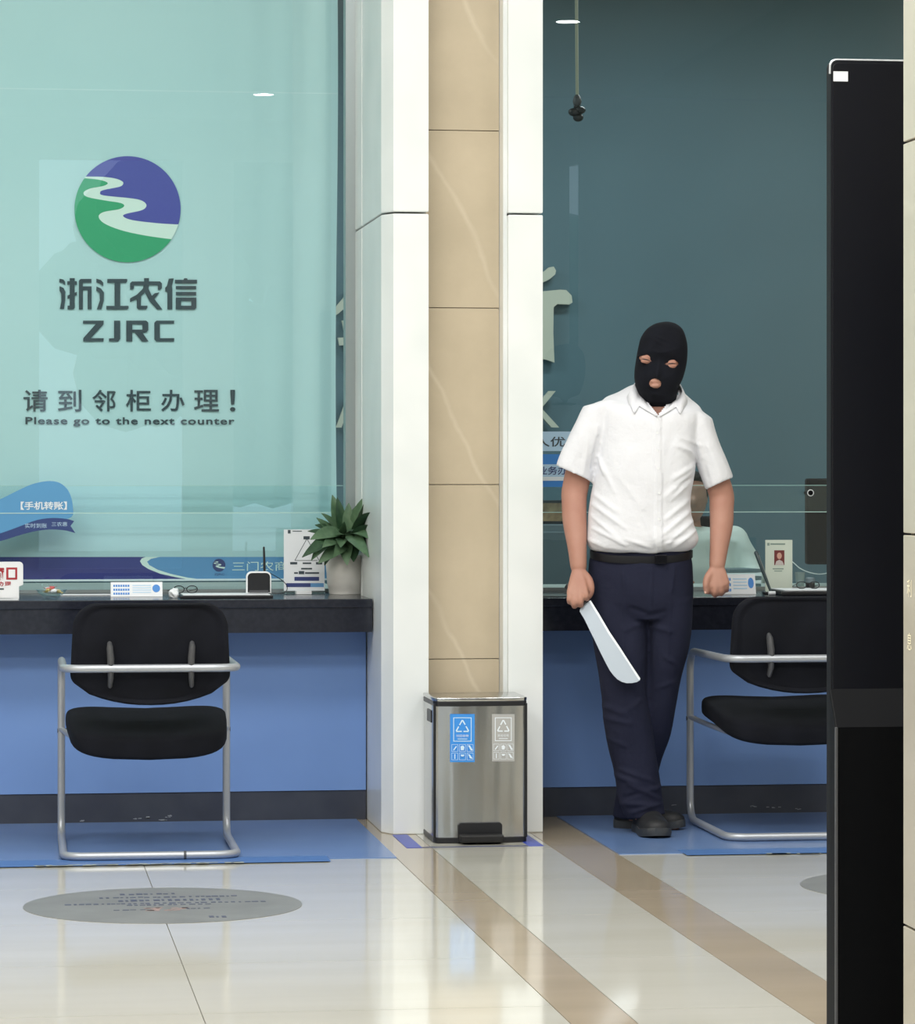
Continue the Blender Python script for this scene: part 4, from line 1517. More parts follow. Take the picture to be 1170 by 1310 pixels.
ps = prop('desk_pen', 'dark grey pen leaning in its stand left of the photo card', 'pen', 986, 11.58)
MB().box(-0.028, 0.02, -0.02, 0.02, 0, 0.008, bev=0.003).build('stand', M['black_plastic'], ps)
tip = P(966, 705, 11.60) - ps.location
MB().tube([(0, 0, 0.006), tuple(tip * 0.5 + Vector((0, 0, 0.002))), tuple(tip * 0.97), tuple(tip)], [0.0045, 0.0065, 0.0075, 0.004], 12).build('pen_barrel', mat('pen_grey', srgb(70, 86, 90), 0.35), ps, True)
MB().tube([tuple(tip * 0.35 + Vector((0.004, -0.006, 0.004))), tuple(tip * 0.9 + Vector((0.004, -0.008, 0.002)))], 0.0014, 6).build('pen_clip', M['steel_frame'], ps)

tr_ = prop('writing_pad', 'black pad with a white top sheet on the right counter', 'pad', 1050, 11.53)
u_ = U(11.53)
MB().prism([(-62 * u_, -0.11), (62 * u_, -0.11), (60 * u_, 0.11), (-60 * u_, 0.11)], 0.016, 'z', 0, bev=0.004).build('pad_body', M['black_plastic'], tr_)
MB().box(-58 * u_, 56 * u_, -0.10, 0.10, 0.016, 0.019, bev=0.001).build('pad_sheet', M['card'], tr_)
eyeglasses('reading glasses lying on the black pad on the right counter', 1033, 11.55, ZC + 0.02, 0.7, R(-6))
sp = prop('stamp', 'small round dark stamp with a pale grip before the monitor', 'stamp', 1036, 11.66, z=ZC + 0.019)
MB().lathe([(0.0165, 0), (0.0165, 0.018), (0.0001, 0.018)], n=20).build('stamp_base', M['black_plastic'], sp, True, 40)
MB().lathe([(0.017, 0.018), (0.017, 0.033), (0.013, 0.036), (0.0001, 0.036)], n=20).build('stamp_grip', M['cabinet'], sp, True, 40)
cup = thing('paper_cup', 'small pale cup behind the right glass next to the photo card', 'cup', (XX(1023, 12.25), 12.25, ZC + 0.0006))
MB().lathe([(0.014, 0), (0.018, 0.055), (0.019, 0.056), (0.0165, 0.056), (0.013, 0.004), (0.0001, 0.004)], n=20).build('cup', M['steel_frame'], cup, True, 40)
ca = [P(1010, 716, 12.3), P(1016, 721, 12.3), P(1023, 727, 12.3), P(1034, 732, 12.35), P(1048, 734.5, 12.4), P(1062, 732, 12.46), P(1076, 727, Ym - 0.02)]
ca = [Vector((p.x, p.y, max(p.z, ZC + 0.003))) for p in ca]
cbl = MB().tube(smooth_line([tuple(p) for p in ca], 4), 0.002, 6).build('cable', M['white_plastic'])
recenter(cbl, ca[0])
tag(cbl, 'thin white cable plugged into the monitor and curving behind the photo card', 'cord')
ppx = prop('paper_sheet', 'speckled grey laminated sheet on the right counter beside the pillar', 'paper', 712, 11.50)
MB().box(-0.075, 0.05, -0.06, 0.16, 0, 0.002).build('sheet', mat('sheet_speckled', srgb(150, 158, 156), 0.3, noise_col=(srgb(90, 98, 98), 40, 4)), ppx)
pc2 = prop('correction_tape', 'tiny white roll beside the low blue printed card', 'roll', 987, 11.47)
MB().tube([(-0.012, 0, 0.007), (0.012, 0, 0.007)], 0.007, 12).build('roll', M['card'], pc2, True, 40)

# ------------------------------------------------------------------ people
def remesh(mb, name, voxel, smooth=2, fac=0.5):
    me = mb.mesh(name + '_src')
    o = bpy.data.objects.new('tmp', me)
    link(o)
    m = o.modifiers.new('r', 'REMESH')
    m.mode = 'VOXEL'
    m.voxel_size = voxel
    if smooth:
        s = o.modifiers.new('s', 'SMOOTH')
        s.factor = fac
        s.iterations = smooth
    bpy.context.view_layer.update()
    dg = bpy.context.evaluated_depsgraph_get()
    out = bpy.data.meshes.new_from_object(o.evaluated_get(dg))
    bpy.data.objects.remove(o)
    bpy.data.meshes.remove(me)
    out.name = name
    return out


YPERS = 10.97
SC = YPERS / 0.9824 / F              # metres per pixel at the person
PXC = 838.0
pr_base = G(838, 1066)
px_x = XX(PXC, YPERS)
person = thing('person', 'standing person in black balaclava, white short-sleeved shirt and navy trousers, holding a machete, ankles crossed', 'person', (px_x, YPERS, 0), -math.atan2(px_x, YPERS))


def Q(px, py, y=0.0):
    """local point of the person: px, py in the photograph, y towards the wall"""
    f = 1 + y / 11.2
    return Vector(((px - PXC) * SC * f, y, CH - (py - CY) * SC * f))


def ell(c, rx, ry, n=40, e=2.0, tilt=0.0, yaw=0.0, ty=0.0):
    out = []
    for k in range(n):
        a = 2 * PI * k / n
        x = math.copysign(abs(math.cos(a)) ** (2 / e), math.cos(a)) * rx
        y = math.copysign(abs(math.sin(a)) ** (2 / e), math.sin(a)) * ry
        X, Y_ = x * math.cos(yaw) - y * math.sin(yaw), x * math.sin(yaw) + y * math.cos(yaw)
        out.append(Vector((c[0] + X, c[1] + Y_, c[2] + X * tilt + Y_ * ty)))
    return out


def trunk(rows, n=40):
    """rows: px_left, px_right, py, y centre, depth radius, tilt"""
    return [ell(Q((r[0] + r[1]) / 2, r[2], r[3]), (r[1] - r[0]) / 2 * SC, r[4], n, 2.35, r[5], 0, r[6] if len(r) > 6 else 0) for r in rows]


def limb(pts, rad, n=20, flat=1.0):
    return pts, rad


def chain(mb, pts, rad, n=16, sub=4, flat=1.0):
    """smooth tapered tube with round ends through pts"""
    P3 = smooth_line([tuple(p) + (r,) for p, r in zip(pts, rad)], sub)
    ps_ = [Vector(p[:3]) for p in P3]
    rs_ = [p[3] for p in P3]
    d0 = (ps_[0] - ps_[1]).normalized()
    d1 = (ps_[-1] - ps_[-2]).normalized()
    head = [(ps_[0] + d0 * rs_[0] * math.sin(a), rs_[0] * math.cos(a)) for a in (1.45, 1.1, 0.7, 0.35)]
    tail = [(ps_[-1] + d1 * rs_[-1] * math.sin(a), rs_[-1] * math.cos(a)) for a in (0.35, 0.7, 1.1, 1.45)]
    allp = head + list(zip(ps_, rs_)) + tail
    mb.tube([p for p, r in allp], [r for p, r in allp], n, flat=flat)


# ---- head shape shared by the skin and the knitted mask
HEAD = [  # py, left px, right px, front y, back y
    (411.5, 850, 855, -0.005, 0.01), (414, 838, 864, -0.04, 0.05), (421, 827, 872.5, -0.072, 0.085), (432, 819.5, 877, -0.095, 0.10), (443, 816.5, 879, -0.106, 0.106), (453.5, 814.4, 879, -0.108, 0.106),
    (464, 812.7, 878, -0.105, 0.102), (475, 811.3, 875.8, -0.109, 0.096), (485.5, 811.3, 872.5, -0.112, 0.088), (496, 813.5, 867.5, -0.110, 0.076), (505, 816.5, 866, -0.098, 0.070), (513, 820.5, 864, -0.078, 0.066), (520, 824, 862, -0.055, 0.062), (527, 824, 862, -0.045, 0.060)]


def gauss(x, s):
    return math.exp(-(x / s) ** 2)


def head_point(row, a, scale=1.0, mask=True):
    py, l, r, f, b = row
    cx, hw_ = (l + r) / 2, (r - l) / 2 * scale
    cy_, hd = (f + b) / 2, (b - f) / 2 * scale
    c, s = math.cos(a), math.sin(a)
    x = cx + math.copysign(abs(c) ** 0.92, c) * hw_
    y = cy_ + math.copysign(abs(s) ** 0.85, s) * hd
    if s < 0:
        fr = -s
        # brow, sockets, nose, lips, chin (features follow the tilt of the face)
        nx = x - (840.5 - (py - 478) * 0.12)
        y -= 0.017 * gauss(nx, 4.2) * gauss(py - 480, 7.5) * fr
        y -= 0.007 * gauss(nx, 3.0) * gauss(py - 468, 7) * fr
        for ex, ey in ((825.0, 459.5), (859.0, 465)):
            y += 0.010 * gauss(x - ex, 8.5) * gauss(py - ey, 6.0) * fr
        y -= 0.006 * gauss(nx, 20) * gauss(py - 451, 4.5) * fr
        y -= 0.004 * gauss(x - 837.5, 8) * gauss(py - 491, 6) * fr
        y += 0.004 * gauss(x - 836.5, 12) * gauss(py - 499, 3.5) * fr
    return x, py, y


def interp_rows(rows, n):
    L = smooth_line([tuple(r) for r in rows], n)
    return L


# ---- body: one continuous skin surface
sk = MB()
rows_ = interp_rows(HEAD, 4)
sk.rings([[Q(*head_point(r, 2 * PI * k / 64, 0.955)) for k in range(64)] for r in rows_[1:]])
# lips inside the mouth opening, eyelids
sk.ball(Q(837.5, 487.5, -0.113), 0.010, (1.7, 0.7, 0.62), 16)
sk.ball(Q(837.0, 493.5, -0.112), 0.010, (1.5, 0.75, 0.62), 16)
for ex, ey in ((825.5, 459.5), (859.0, 465.5)):
    sk.ball(Q(ex, ey - 2.2, -0.090), 0.014, (1.25, 0.7, 0.55), 16)
    sk.ball(Q(ex, ey + 2.4, -0.090), 0.014, (1.25, 0.7, 0.55), 16)
chain(sk, [Q(843, 500, 0.010), Q(843, 525, 0.005), Q(843, 545, 0.010)], [0.056, 0.060, 0.062], 24)
# trunk, thighs, calves, feet inside the clothes
sk.rings(trunk([(832, 856, 520, 0.01, 0.05, 0), (812, 874, 528, 0.01, 0.055, 0), (790, 884, 542, 0.0, 0.07, 0), (778, 880, 585, -0.005, 0.09, 0), (768, 878, 630, -0.005, 0.095, 0), (762, 880, 680, 0.0, 0.095, 0), (762, 878, 720, 0.0, 0.09, 0), (764, 876, 760, 0.0, 0.09, 0), (775, 868, 785, 0.0, 0.07, 0)]))
chain(sk, [Q(797, 775, 0), Q(797, 880, -0.01), Q(806, 930, 0.0), Q(822, 1035, 0.0)], [0.070, 0.050, 0.045, 0.036], 20)
chain(sk, [Q(852, 775, 0.0), Q(845, 880, 0.03), Q(832, 940, 0.08), Q(808, 1035, 0.14)], [0.070, 0.050, 0.045, 0.036], 20)
chain(sk, [Q(822, 1035, 0.0), Q(829, 1057, -0.02), Q(838, 1062, -0.10)], [0.036, 0.030, 0.022], 16)
chain(sk, [Q(806, 1035, 0.14), Q(815, 1052, 0.13), Q(862, 1056, 0.10)], [0.034, 0.026, 0.020], 16)
# right arm (left in the picture), forearm slightly forward
chain(sk, [Q(776, 552, 0.0), Q(747, 585, 0.006), Q(735.5, 625, 0.005), Q(734.2, 645, -0.01), Q(735, 668, -0.03), Q(738.0, 700, -0.062), Q(739.8, 724, -0.080)], [0.040, 0.044, 0.044, 0.0415, 0.0400, 0.032, 0.0275], 24, 5)
# left arm (right in the picture)
chain(sk, [Q(888, 560, 0.0), Q(909, 595, 0.02), Q(921.5, 630, 0.03), Q(922.5, 650, 0.02), Q(922.2, 672, 0.005), Q(919.0, 702, -0.02), Q(916.8, 722, -0.032)], [0.036, 0.040, 0.042, 0.0405, 0.0385, 0.0305, 0.0265], 24, 5)


def hand(wrist, mcp, fingers, thumb, r0=0.026):
    """wrist point, list of four knuckle points, finger chains, thumb chain"""
    for m in mcp:
        chain(sk, [wrist, wrist.lerp(m, 0.5), m], [r0 * 0.72, 0.0165, 0.0118], 14, 3)
    for a, b in zip(mcp[:-1], mcp[1:]):
        mid = a.lerp(b, 0.5)
        chain(sk, [wrist, wrist.lerp(mid, 0.55), mid], [r0 * 0.75, 0.0165, 0.0110], 14, 3)
    for f, rr_ in fingers:
        chain(sk, f, rr_, 14, 4)
    chain(sk, thumb[0], thumb[1], 14, 4)


# right hand: fist closed round the machete handle, back of the hand to the viewer
K = [Q(748.2, 755.0, -0.122), Q(741.5, 760.5, -0.126), Q(734.5, 762.0, -0.124), Q(728.8, 758.5, -0.117)]
wr = Q(739.8, 726, -0.082)
fg = []
for i, (k_, (dx, dy)) in enumerate(zip(K, ((1.5, 7.5), (0.8, 9.8), (-0.3, 9.8), (-1.0, 8.2)))):
    px_ = k_.x / SC + PXC
    py_ = CY - (k_.z - CH) / SC
    k0 = k_
    k1 = k0 + Vector((dx * SC, -0.006, -dy * SC))
    k2 = k1 + Vector((0.001, 0.024, -0.010))
    k3 = k2 + Vector((0.0, 0.018, 0.014))
    k4 = k3 + Vector((0.0, -0.004, 0.014))
    r_ = (0.0102, 0.0106, 0.0102, 0.0090)[i]
    fg.append(([k0, k1, k2, k3, k4], [r_ * 1.1, r_, r_ * 0.96, r_ * 0.9, r_ * 0.8]))
hand(wr, K, fg, ([Q(744, 733, -0.090), Q(752.5, 742, -0.098), Q(756.0, 753, -0.106), Q(753.5, 762, -0.098), Q(749, 766, -0.088)], [0.0165, 0.0145, 0.0118, 0.0108, 0.0090]))
# left hand: hanging, fingers curled back, thumb at its inner side
K = [Q(907.0, 747, -0.052), Q(914.5, 750.5, -0.055), Q(922.0, 749.5, -0.053), Q(928.3, 745.5, -0.046)]
wr = Q(917.0, 722, -0.033)
fg = []
for i, (k0, (dx, dy)) in enumerate(zip(K, ((-1.0, 7.0), (-0.2, 7.5), (0.2, 7.0), (0.5, 6.5)))):
    k1 = k0 + Vector((dx * SC, 0.004, -dy * SC))
    k2 = k1 + Vector((0.0, 0.022, -0.008))
    k3 = k2 + Vector((0.0, 0.018, 0.012))
    k4 = k3 + Vector((0.0, -0.002, 0.014))
    r_ = (0.0102, 0.0106, 0.0100, 0.0088)[i]
    fg.append(([k0, k1, k2, k3, k4], [r_ * 1.1, r_, r_ * 0.96, r_ * 0.9, r_ * 0.8]))
hand(wr, K, fg, ([Q(912, 729, -0.038), Q(905.0, 738, -0.055), Q(902.2, 747.5, -0.062), Q(903.2, 757, -0.058)], [0.0150, 0.0128, 0.0108, 0.0088]))
body = mkobj('body', remesh(sk, 'body', 0.0037, 3, 0.5), M['skin'], person, True, 180)
# nails and eyes
for c in ((901.8, 757.5, -0.0655),):
    MB().ball(Q(*c), 0.0046, (0.85, 0.3, 1.1), 12).build('thumbnail', mat('nail', srgb(216, 172, 156), 0.3), person, True)
for ex, ey, dx_, dy_ in ((825.3, 460.6, 6.2, 1.3), (859.0, 465.9, 6.4, -0.4)):
    pts = []
    for k in range(7):
        t = -1 + k / 3
        q0 = Q(ex + dx_ * t, ey + dy_ * t - 0.9 * (1 - t * t), -0.1)
        q0.y = -0.5
        hit, loc, nn, _ = body.ray_cast(q0, Vector((0, 1, 0)))
        pts.append(loc + Vector((0, -0.0003, 0)) if hit else Vector((q0.x, -0.10, q0.z)))
    MB().tube(pts, [0.0006, 0.0012, 0.0019, 0.0022, 0.0019, 0.0012, 0.0006], 8).build('eye', mat('eye_dark', srgb(46, 34, 36), 0.4), person, True, 180)

# ---- balaclava: knit shell with two eye openings and a mouth opening
rows_ = interp_rows(HEAD, 14)
NA = 260
mb = MB()
grid = []
for r in rows_[:-8]:
    ring = []
    for k in range(NA):
        a = 2 * PI * k / NA
        x, py_, y = head_point(r, a)
        # creases in the knit over the forehead
        dz = 0.0
        if math.sin(a) < 0:
            fr = -math.sin(a)
            for (x0, y0, x1, y1, wd, h) in ((832, 431, 852, 444, 1.8, 0.0035), (838, 430, 856, 437, 1.6, 0.003), (826, 446, 846, 452, 2.0, 0.002), (846, 451, 868, 446, 2.0, 0.002), (818, 480, 824, 500, 2.2, 0.002), (846, 486, 862, 480, 2.5, 0.0018), (824, 503, 850, 506, 2.2, 0.002)):
                vx, vy = x1 - x0, y1 - y0
                t = max(0, min(1, ((x - x0) * vx + (py_ - y0) * vy) / (vx * vx + vy * vy)))
                d = math.hypot(x - x0 - t * vx, py_ - y0 - t * vy)
                dz += h * gauss(d, wd) * math.sin(PI * (0.15 + 0.7 * t)) * fr
            y -= dz
        ring.append(mb.bm.verts.new(Q(x, py_, y)))
    grid.append(ring)


def in_hole(p):
    px_, py_ = p.x / (1 + p.y / 11.2) / SC + PXC, CY - (p.z - CH) / (1 + p.y / 11.2) / SC
    if p.y > 0:
        return False
    for (cx_, cy__, rx_, ry_, tl, taper) in ((824.4, 459.6, 8.6, 3.1, 0.26, 0.6), (859.2, 465.3, 8.8, 3.1, -0.03, -0.6), (837.6, 490.8, 8.3, 6.6, 0.06, 0)):
        u = px_ - cx_
        v = py_ - cy__ - u * tl
        ry2 = ry_ * (1 - taper * u / rx_ * 0.75)
        if abs(u) < rx_ and (u / rx_) ** 2 + (v / max(ry2, 0.3)) ** 2 < 1:
            return True
    return False


for ra, rb in zip(grid[:-1], grid[1:]):
    for j in range(NA):
        q = (ra[j], ra[(j + 1) % NA], rb[(j + 1) % NA], rb[j])
        c = sum((v.co for v in q), Vector()) / 4
        if in_hole(c):
            continue
        mb.bm.faces.new(q)
mb.bm.faces.new(grid[0])
bmesh.ops.recalc_face_normals(mb.bm, faces=mb.bm.faces)
mask = mb.build('balaclava', M['knit'], person, True, 180)
so = mask.modifiers.new('thickness', 'SOLIDIFY')
so.thickness = 0.0035
so.offset = -1

# ---- shirt
sh = MB()
SHIRT = [(827, 857, 502, 0.012, 0.054, -0.05, 0.6), (818, 866, 502, 0.012, 0.062, -0.10, 0.6), (806, 875, 503.5, 0.010, 0.072, -0.13, 0.5), (788, 886, 509.5, 0.008, 0.084, -0.10, 0.32), (772, 895, 515, 0.004, 0.096, -0.085, 0.2),
         (766, 898, 524, 0.000, 0.104, -0.05, 0.1), (766, 897, 538, -0.003, 0.110, -0.02, 0.04), (766, 893, 560, -0.006, 0.114, 0.0, 0),
         (765, 889, 580, -0.010, 0.118, 0, 0), (761, 887, 605, -0.012, 0.119, 0, 0), (757, 884, 630, -0.012, 0.120, 0, 0), (753.5, 883.5, 652, -0.012, 0.122, 0, 0), (752, 888, 672, -0.012, 0.124, 0, 0), (750, 893, 686, -0.012, 0.127, 0.01, 0), (751, 892, 695, -0.011, 0.125, 0.02, 0), (757, 886, 703, -0.006, 0.112, 0.02, 0), (768, 876, 707, 0, 0.098, 0, 0)]
sh.rings(trunk(interp_rows(SHIRT, 3), 56))


def sleeve(pts):
    """pts: (px, py, y, half width px, depth, tilt); runs to the cuff and turns back inside"""
    rs = []
    for px_, py_, y, hw_, d, tl, in pts:
        rs.append(ell(Q(px_, py_, y), hw_ * SC, d, 40, 2.2, tl))
    for px_, py_, y, hw_, d, tl, in (pts[-1], pts[-2]):
        rs.append(ell(Q(px_, py_, y) + Vector((0, 0, 0.004)), hw_ * SC - 0.013, d - 0.013, 40, 2.2, tl))
    sh.rings(rs)


# cuffs slant: outer side higher than the inner side (left), lower (right)
sleeve([(781, 511.5, 0.004, 15, 0.055, 0.05), (769, 519.5, 0.004, 23.5, 0.068, 0.0), (760, 545, 0.004, 23, 0.074, -0.25), (750, 565, 0.003, 22.5, 0.076, -0.40), (741, 585, 0.0, 22.5, 0.074, -0.47), (736, 600, -0.002, 22.5, 0.072, -0.50), (734.2, 606, -0.003, 22.3, 0.071, -0.50)])
sleeve([(885, 522, 0.006, 13, 0.055, -0.3), (891, 533, 0.008, 19.5, 0.066, -0.12), (896, 550, 0.012, 18, 0.072, 0.2), (904, 574, 0.016, 18, 0.073, 0.35), (911.5, 595, 0.02, 17.6, 0.070, 0.42), (917.5, 612, 0.023, 17.2, 0.067, 0.45), (919.5, 618.5, 0.024, 17.0, 0.066, 0.45)])
me = remesh(sh, 'shirt', 0.0046, 4, 0.5)


def seg_d(x, y, f):
    x0, y0, x1, y1 = f[:4]
    vx, vy = x1 - x0, y1 - y0
    t = max(0, min(1, ((x - x0) * vx + (y - y0) * vy) / (vx * vx + vy * vy)))
    return math.hypot(x - x0 - t * vx, y - y0 - t * vy), t


SF = [  # folds of the shirt front: ends in px, width px, height m
    (885, 596, 862, 612, 3.2, 0.007), (884, 603, 850, 636, 3.0, 0.006), (888, 585, 866, 566, 3.0, 0.006), (880, 618, 858, 640, 2.6, 0.005), (870, 560, 896, 570, 2.6, 0.004), (862, 570, 884, 578, 2.4, 0.004),
    (884, 612, 862, 622, 2.2, -0.004), (765, 582, 772, 606, 2.6, 0.006), (768, 590, 786, 630, 2.8, 0.004), (763, 560, 758, 600, 2.2, -0.007), (760, 633, 790, 655, 3.0, 0.005), (758, 645, 800, 676, 2.8, 0.006), (756, 660, 792, 690, 2.6, 0.005),
    (758, 676, 800, 697, 2.4, 0.006), (880, 640, 852, 664, 3.0, 0.006), (884, 652, 850, 682, 2.8, 0.006), (888, 664, 856, 694, 2.6, 0.006), (890, 678, 862, 700, 2.4, 0.006), (800, 690, 832, 700, 2.4, 0.005), (848, 694, 880, 684, 2.2, -0.004),
    (790, 608, 822, 650, 4.0, 0.003), (806, 576, 800, 610, 4.0, 0.003), (850, 560, 846, 600, 4.0, 0.002), (822, 660, 836, 690, 3.0, 0.004), (852, 640, 864, 628, 3.0, 0.003),
    (892, 560, 900, 600, 3.0, 0.004), (906, 570, 922, 612, 3.6, 0.004), (899, 590, 908, 622, 2.4, -0.004), (744, 556, 730, 596, 3.6, 0.003), (752, 560, 746, 606, 3.0, 0.004), (764, 545, 760, 575, 2.2, 0.004),
    (774, 700, 838, 706, 2.5, 0.004), (752, 690, 772, 700, 3.0, 0.005)]
bmx = [(841.5, 531), (840.5, 560), (841.5, 600), (843, 640), (843, 705)]


def plx(py_):
    for (xa_, ya_), (xb_, yb__) in zip(bmx[:-1], bmx[1:]):
        if py_ <= yb__:
            t = max(0, (py_ - ya_) / (yb__ - ya_))
            return xa_ + (xb_ - xa_) * t
    return bmx[-1][0]


def displace(me, folds, extra=None, nz=0.0, scale=9.0):
    me.update()
    nrm = [v.normal.copy() for v in me.vertices]
    for v, n_v in zip(me.vertices, nrm):
        f = 1 + v.co.y / 11.2
        px_, py_ = v.co.x / f / SC + PXC, CY - (v.co.z - CH) / f / SC
        d = 0
        front = max(0, min(1, -n_v.y * 1.6 + 0.25))
        if front > 0:
            for fo in folds:
                dd, t = seg_d(px_, py_, fo)
                if dd < fo[4] * 2.6:
                    d += fo[5] * gauss(dd, fo[4]) * math.sin(PI * (0.2 + 0.6 * t)) * front
        if extra:
            d += extra(px_, py_, v.co, n_v)
        if nz:
            p = v.co * scale
            d += nz * noise.noise(Vector((p.x * 1.4, p.y, p.z * 0.8)))
        v.co += n_v * d


def shirt_extra(px_, py_, co, n_v):
    d = 0
    if n_v.y < -0.3 and 530 < py_ < 706:
        u = px_ - plx(py_)
        if -5.2 < u < 5.2:
            d += 0.0038 if abs(u) < 4.4 else 0.0
    # hems of the sleeves: a stitched band
    return d


displace(me, SF, shirt_extra, 0.006, 9)
bmn = bmesh.new()
bmn.from_mesh(me)
kill = []
for f_ in bmn.faces:
    c = f_.calc_center_median()
    q = 1 + c.y / 11.2
    px_, py_ = c.x / q / SC + PXC, CY - (c.z - CH) / q / SC
    u = px_ - 841.5
    if abs(u) < 26 and (py_ < (531 - abs(u) * 1.25 if c.y < -0.02 else 505) and f_.normal.z > -0.2):
        kill.append(f_)
bmesh.ops.delete(bmn, geom=kill, context='FACES')
bmn.to_mesh(me)
bmn.free()
shirt = mkobj('shirt', me, M['shirt'], person, True, 180)
for px_, py_ in ((841.2, 536), (840.5, 553.5), (841, 576), (842, 599), (843, 630.5), (843, 664)):
    # lay the button on the shirt surface
    o_ = Q(px_, py_, -0.12)
    o_.y = -0.5
    hit, loc, nn, _ = shirt.ray_cast(o_, Vector((0, 1, 0)))
    if hit:
        b = MB().lathe([(0.0045, 0), (0.0045, 0.0016), (0.0030, 0.0010), (0.0001, 0.0010)], n=14).build('button', M['white_plastic'], person, True, 30)
        b.rotation_euler = (PI / 2, 0, 0)
        b.location = loc + Vector((0, -0.0003, 0))
# collar: stand and fall, meeting at the throat
def collar_pt(t, side, lower):
    """t 0 back .. 1 front centre"""
    a = PI * t
    sx = side * math.sin(a * 0.985 + 0.0)
    front = -math.cos(a)
    ax_, ay_ = (30.0, 0.072) if not lower else (39.5 if side < 0 else 36.0, 0.086)
    cx_ = 842.0
    topl = [(0.0, 487), (0.3, 488), (0.5, 491 if side < 0 else 500), (0.65, 499 if side < 0 else 507), (0.8, 511 if side < 0 else 515), (0.92, 523 if side < 0 else 524), (1.0, 531)]
    lowl = [(0.0, 500), (0.3, 503), (0.5, 509 if side < 0 else 513), (0.66, 520 if side < 0 else 521), (0.725, 530), (0.80, 519.5 if side < 0 else 521), (1.0, 533)]
    pr2 = lowl if lower else topl
    for (t0, y0), (t1, y1) in zip(pr2[:-1], pr2[1:]):
        if t <= t1:
            py_ = y0 + (y1 - y0) * (t - t0) / (t1 - t0)
            break
    xx = cx_ + sx * ax_
    yy = 0.008 - front * ay_ if front > 0 else 0.008 - front * 0.062
    if lower:
        yy -= 0.010 * max(0, front)
        if t > 0.8:
            xx = cx_ + sx * (ax_ * (1 - 0.5 * (t - 0.8)))
    p = Q(xx, py_, yy)
    if lower and front > -0.1:
        # the fall of the collar rests just proud of the shirt
        hit, loc, nn, _ = shirt.ray_cast(Vector((p.x, -0.6, p.z)), Vector((0, 1, 0)))
        if hit and loc.y < 0.03:
            p.y = min(p.y, loc.y - 0.007)
            if t > 0.9:
                p.y = loc.y - 0.005
    return p


for side in (-1, 1):
    mb = MB()
    n = 40
    rows2 = []
    for i in range(n + 1):
        t = i / n
        a, b = collar_pt(t, side, False), collar_pt(t, side, True)
        mid = a.lerp(b, 0.5) + Vector((0, -0.005 if t > 0.4 else 0.005, 0.003))
        rows2.append([mb.bm.verts.new(p) for p in (a, mid, b)])
    for ra, rb in zip(rows2[:-1], rows2[1:]):
        for j in range(2):
            mb.bm.faces.new((ra[j], ra[j + 1], rb[j + 1], rb[j]))
    bmesh.ops.recalc_face_normals(mb.bm, faces=mb.bm.faces)
    c_ = mb.build('collar', M['shirt'], person, True, 180)
    s_ = c_.modifiers.new('thickness', 'SOLIDIFY')
    s_.thickness = 0.005
    s_.offset = 0

# ---- trousers
tr = MB()
tr.rings(trunk(interp_rows([(758, 880, 702, 0.0, 0.098, 0), (754, 886, 716, 0.0, 0.108, 0), (753, 887, 735, 0.0, 0.114, 0), (753.5, 886.5, 758, 0.002, 0.116, 0), (755, 885, 776, 0.004, 0.112, 0), (762, 880, 792, 0.005, 0.095, 0)], 3), 48))


def leg(rows):
    rs = [ell(Q((a + b) / 2, y, yc_), (b - a) / 2 * SC, d, 36, 2.2, t) for a, b, y, yc_, d, t in interp_rows(rows, 3)]
    a, b, y, yc_, d, t = rows[-1]
    rs.append(ell(Q((a + b) / 2, y - 1, yc_), (b - a) / 2 * SC - 0.012, d - 0.012, 36, 2.2, t))
    rs.append(ell(Q((a + b) / 2, y - 14, yc_), (b - a) / 2 * SC - 0.016, d - 0.016, 36, 2.2, t))
    tr.rings(rs)


# front leg (left in the picture) crosses in front; rear leg swings behind it
leg([(757, 828, 765, 0.0, 0.100, 0), (758, 828.5, 800, -0.004, 0.095, 0), (761, 828, 840, -0.012, 0.088, 0), (766, 827.5, 872, -0.016, 0.082, 0), (770.5, 828, 896, -0.016, 0.078, 0), (774, 833, 930, -0.012, 0.076, 0), (778.5, 838.5, 962, -0.006, 0.074, 0), (786, 843, 990, 0.0, 0.074, 0),
     (790, 846.5, 1012, 0.0, 0.076, 0.05), (796, 849.5, 1034, -0.004, 0.078, 0.08), (801, 851, 1044, -0.008, 0.078, 0.10)])
leg([(826, 886, 765, 0.004, 0.098, 0), (828, 883.5, 800, 0.008, 0.092, 0), (828, 878.5, 840, 0.020, 0.086, 0), (823, 869, 880, 0.040, 0.080, 0), (816, 864, 905, 0.055, 0.076, 0), (808, 858, 940, 0.080, 0.074, 0), (799, 848, 972, 0.105, 0.072, 0), (790, 839, 1005, 0.13, 0.070, 0), (784, 833, 1030, 0.145, 0.070, 0), (782, 831, 1046, 0.150, 0.070, 0)])
me = remesh(tr, 'trousers', 0.0052, 4, 0.5)
